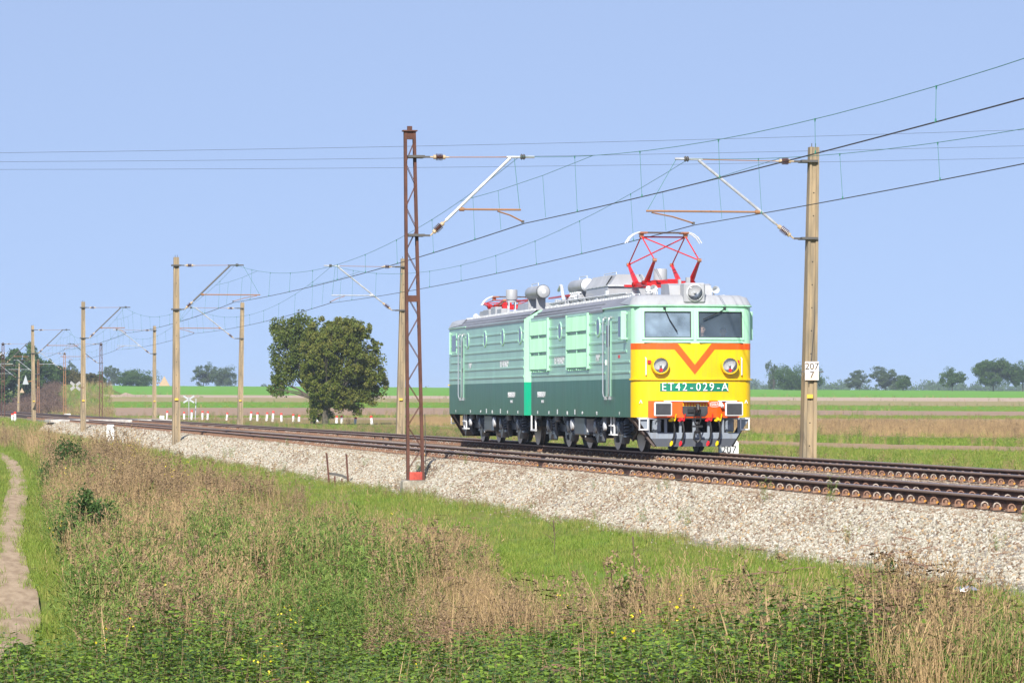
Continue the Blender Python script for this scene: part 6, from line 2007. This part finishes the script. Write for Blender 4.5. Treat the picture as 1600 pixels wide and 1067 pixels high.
slope_shrub(985, 955, 60, 60, 'leafy', 2600, 'leafy dark green bush below the dead brown spike', 95, .055)
slope_shrub(1140, 985, 110, 75, 'leafy', 6500, 'leafy green bush right of the leafy dark green one', 96, .055)
slope_shrub(1310, 1066, 150, 85, 'grass_bright', 8000, 'bright green leafy bush at the bottom right of the picture', 97, .055)
slope_shrub(860, 1060, 200, 70, 'leafy', 9000, 'wide leafy bush at the bottom centre of the picture', 98, .055)
slope_shrub(620, 1075, 160, 70, 'leafy', 8000, 'leafy bush at the bottom left of centre', 99, .055)
slope_shrub(30, 1062, 66, 55, 'leaf_dark', 3000, 'dark leafy shrub in the bottom left corner', 84)
q = Vector((12.9, 0, 0)); 
q, d = on_ground(1390, 905, 55)
tree('weed', 'single dark green weed growing on the ballast', (q.x, q.y, float(ballast_z(q.x)) - .02), [(0, 0, .14, .09, .09, .13), (.03, 0, .24, .05, .05, .07)], 260, .05, 'leaf_mid', 85, .006, cat='weed')
# crumpled foil and the tall dead stalk
mat('stalk_dead', (0.13, 0.09, 0.06), 0.9)
mat('foil', (0.75, 0.76, 0.78), 0.25, metal=0.8)
q, d = on_ground(1508, 938, 45)
bm = bmesh.new(); bmesh.ops.create_icosphere(bm, subdivisions=2, radius=.11)
for v in bm.verts: v.co = Vector((v.co.x * 1.3, v.co.y * .8, max(-.03, v.co.z * .55))) * random.Random(v.index).uniform(.6, 1.2)
me = bpy.data.meshes.new('foil'); bm.to_mesh(me); bm.free(); me.materials.append(MATS['foil'])
o = bpy.data.objects.new('foil_scrap', me); o.location = q + Vector((0, 0, .12)); COL.objects.link(o); tag(o, 'crumpled silver foil scrap lying in the grass at the right', 'litter')
for px_, py_, h_, lb in ((989, 912, .62, 'dead brown spike of a weed standing in front of the green ledge'), (865, 868, .55, 'bare branched dead weed left on the green ledge')):
    q, d = on_ground(px_, py_, 55)
    t = thing('dead_stalk', q, lb, 'stalk')
    MB().tube([(0, 0, -.1), (.02, 0, h_ * .5), (.0, .02, h_)], [.006, .006, .010], 6).build('stem', 'stalk_dead', t)
    if h_ < .6:
        for j in range(5): MB().tube([(0, 0, .2 + j * .06), (rs.uniform(-.2, .2), rs.uniform(-.1, .1), .3 + j * .07)], [.005, .002], 5).build('branch', 'stalk_dead', t)

# ------------------------------------------------------------------ the air: thin even haze
hz = MB(); hz.box((300, 1600, 7.0), (5200, 4600, 34.0))
hm_ = bpy.data.materials.new('haze'); hm_.use_nodes = True
nt = hm_.node_tree; nt.nodes.remove(nt.nodes['Principled BSDF'])
pv = nt.nodes.new('ShaderNodeVolumePrincipled')
pv.inputs['Color'].default_value = (0.72, 0.85, 1.0, 1)
pv.inputs['Density'].default_value = 0.00015
pv.inputs['Anisotropy'].default_value = 0.0
nt.links.new(pv.outputs[0], nt.nodes['Material Output'].inputs['Volume'])
MATS['haze'] = hm_
tag(hz.build('haze', 'haze'), 'thin bluish haze in the air', 'haze', kind='stuff')
print('SCENE BUILT', len(bpy.data.objects))
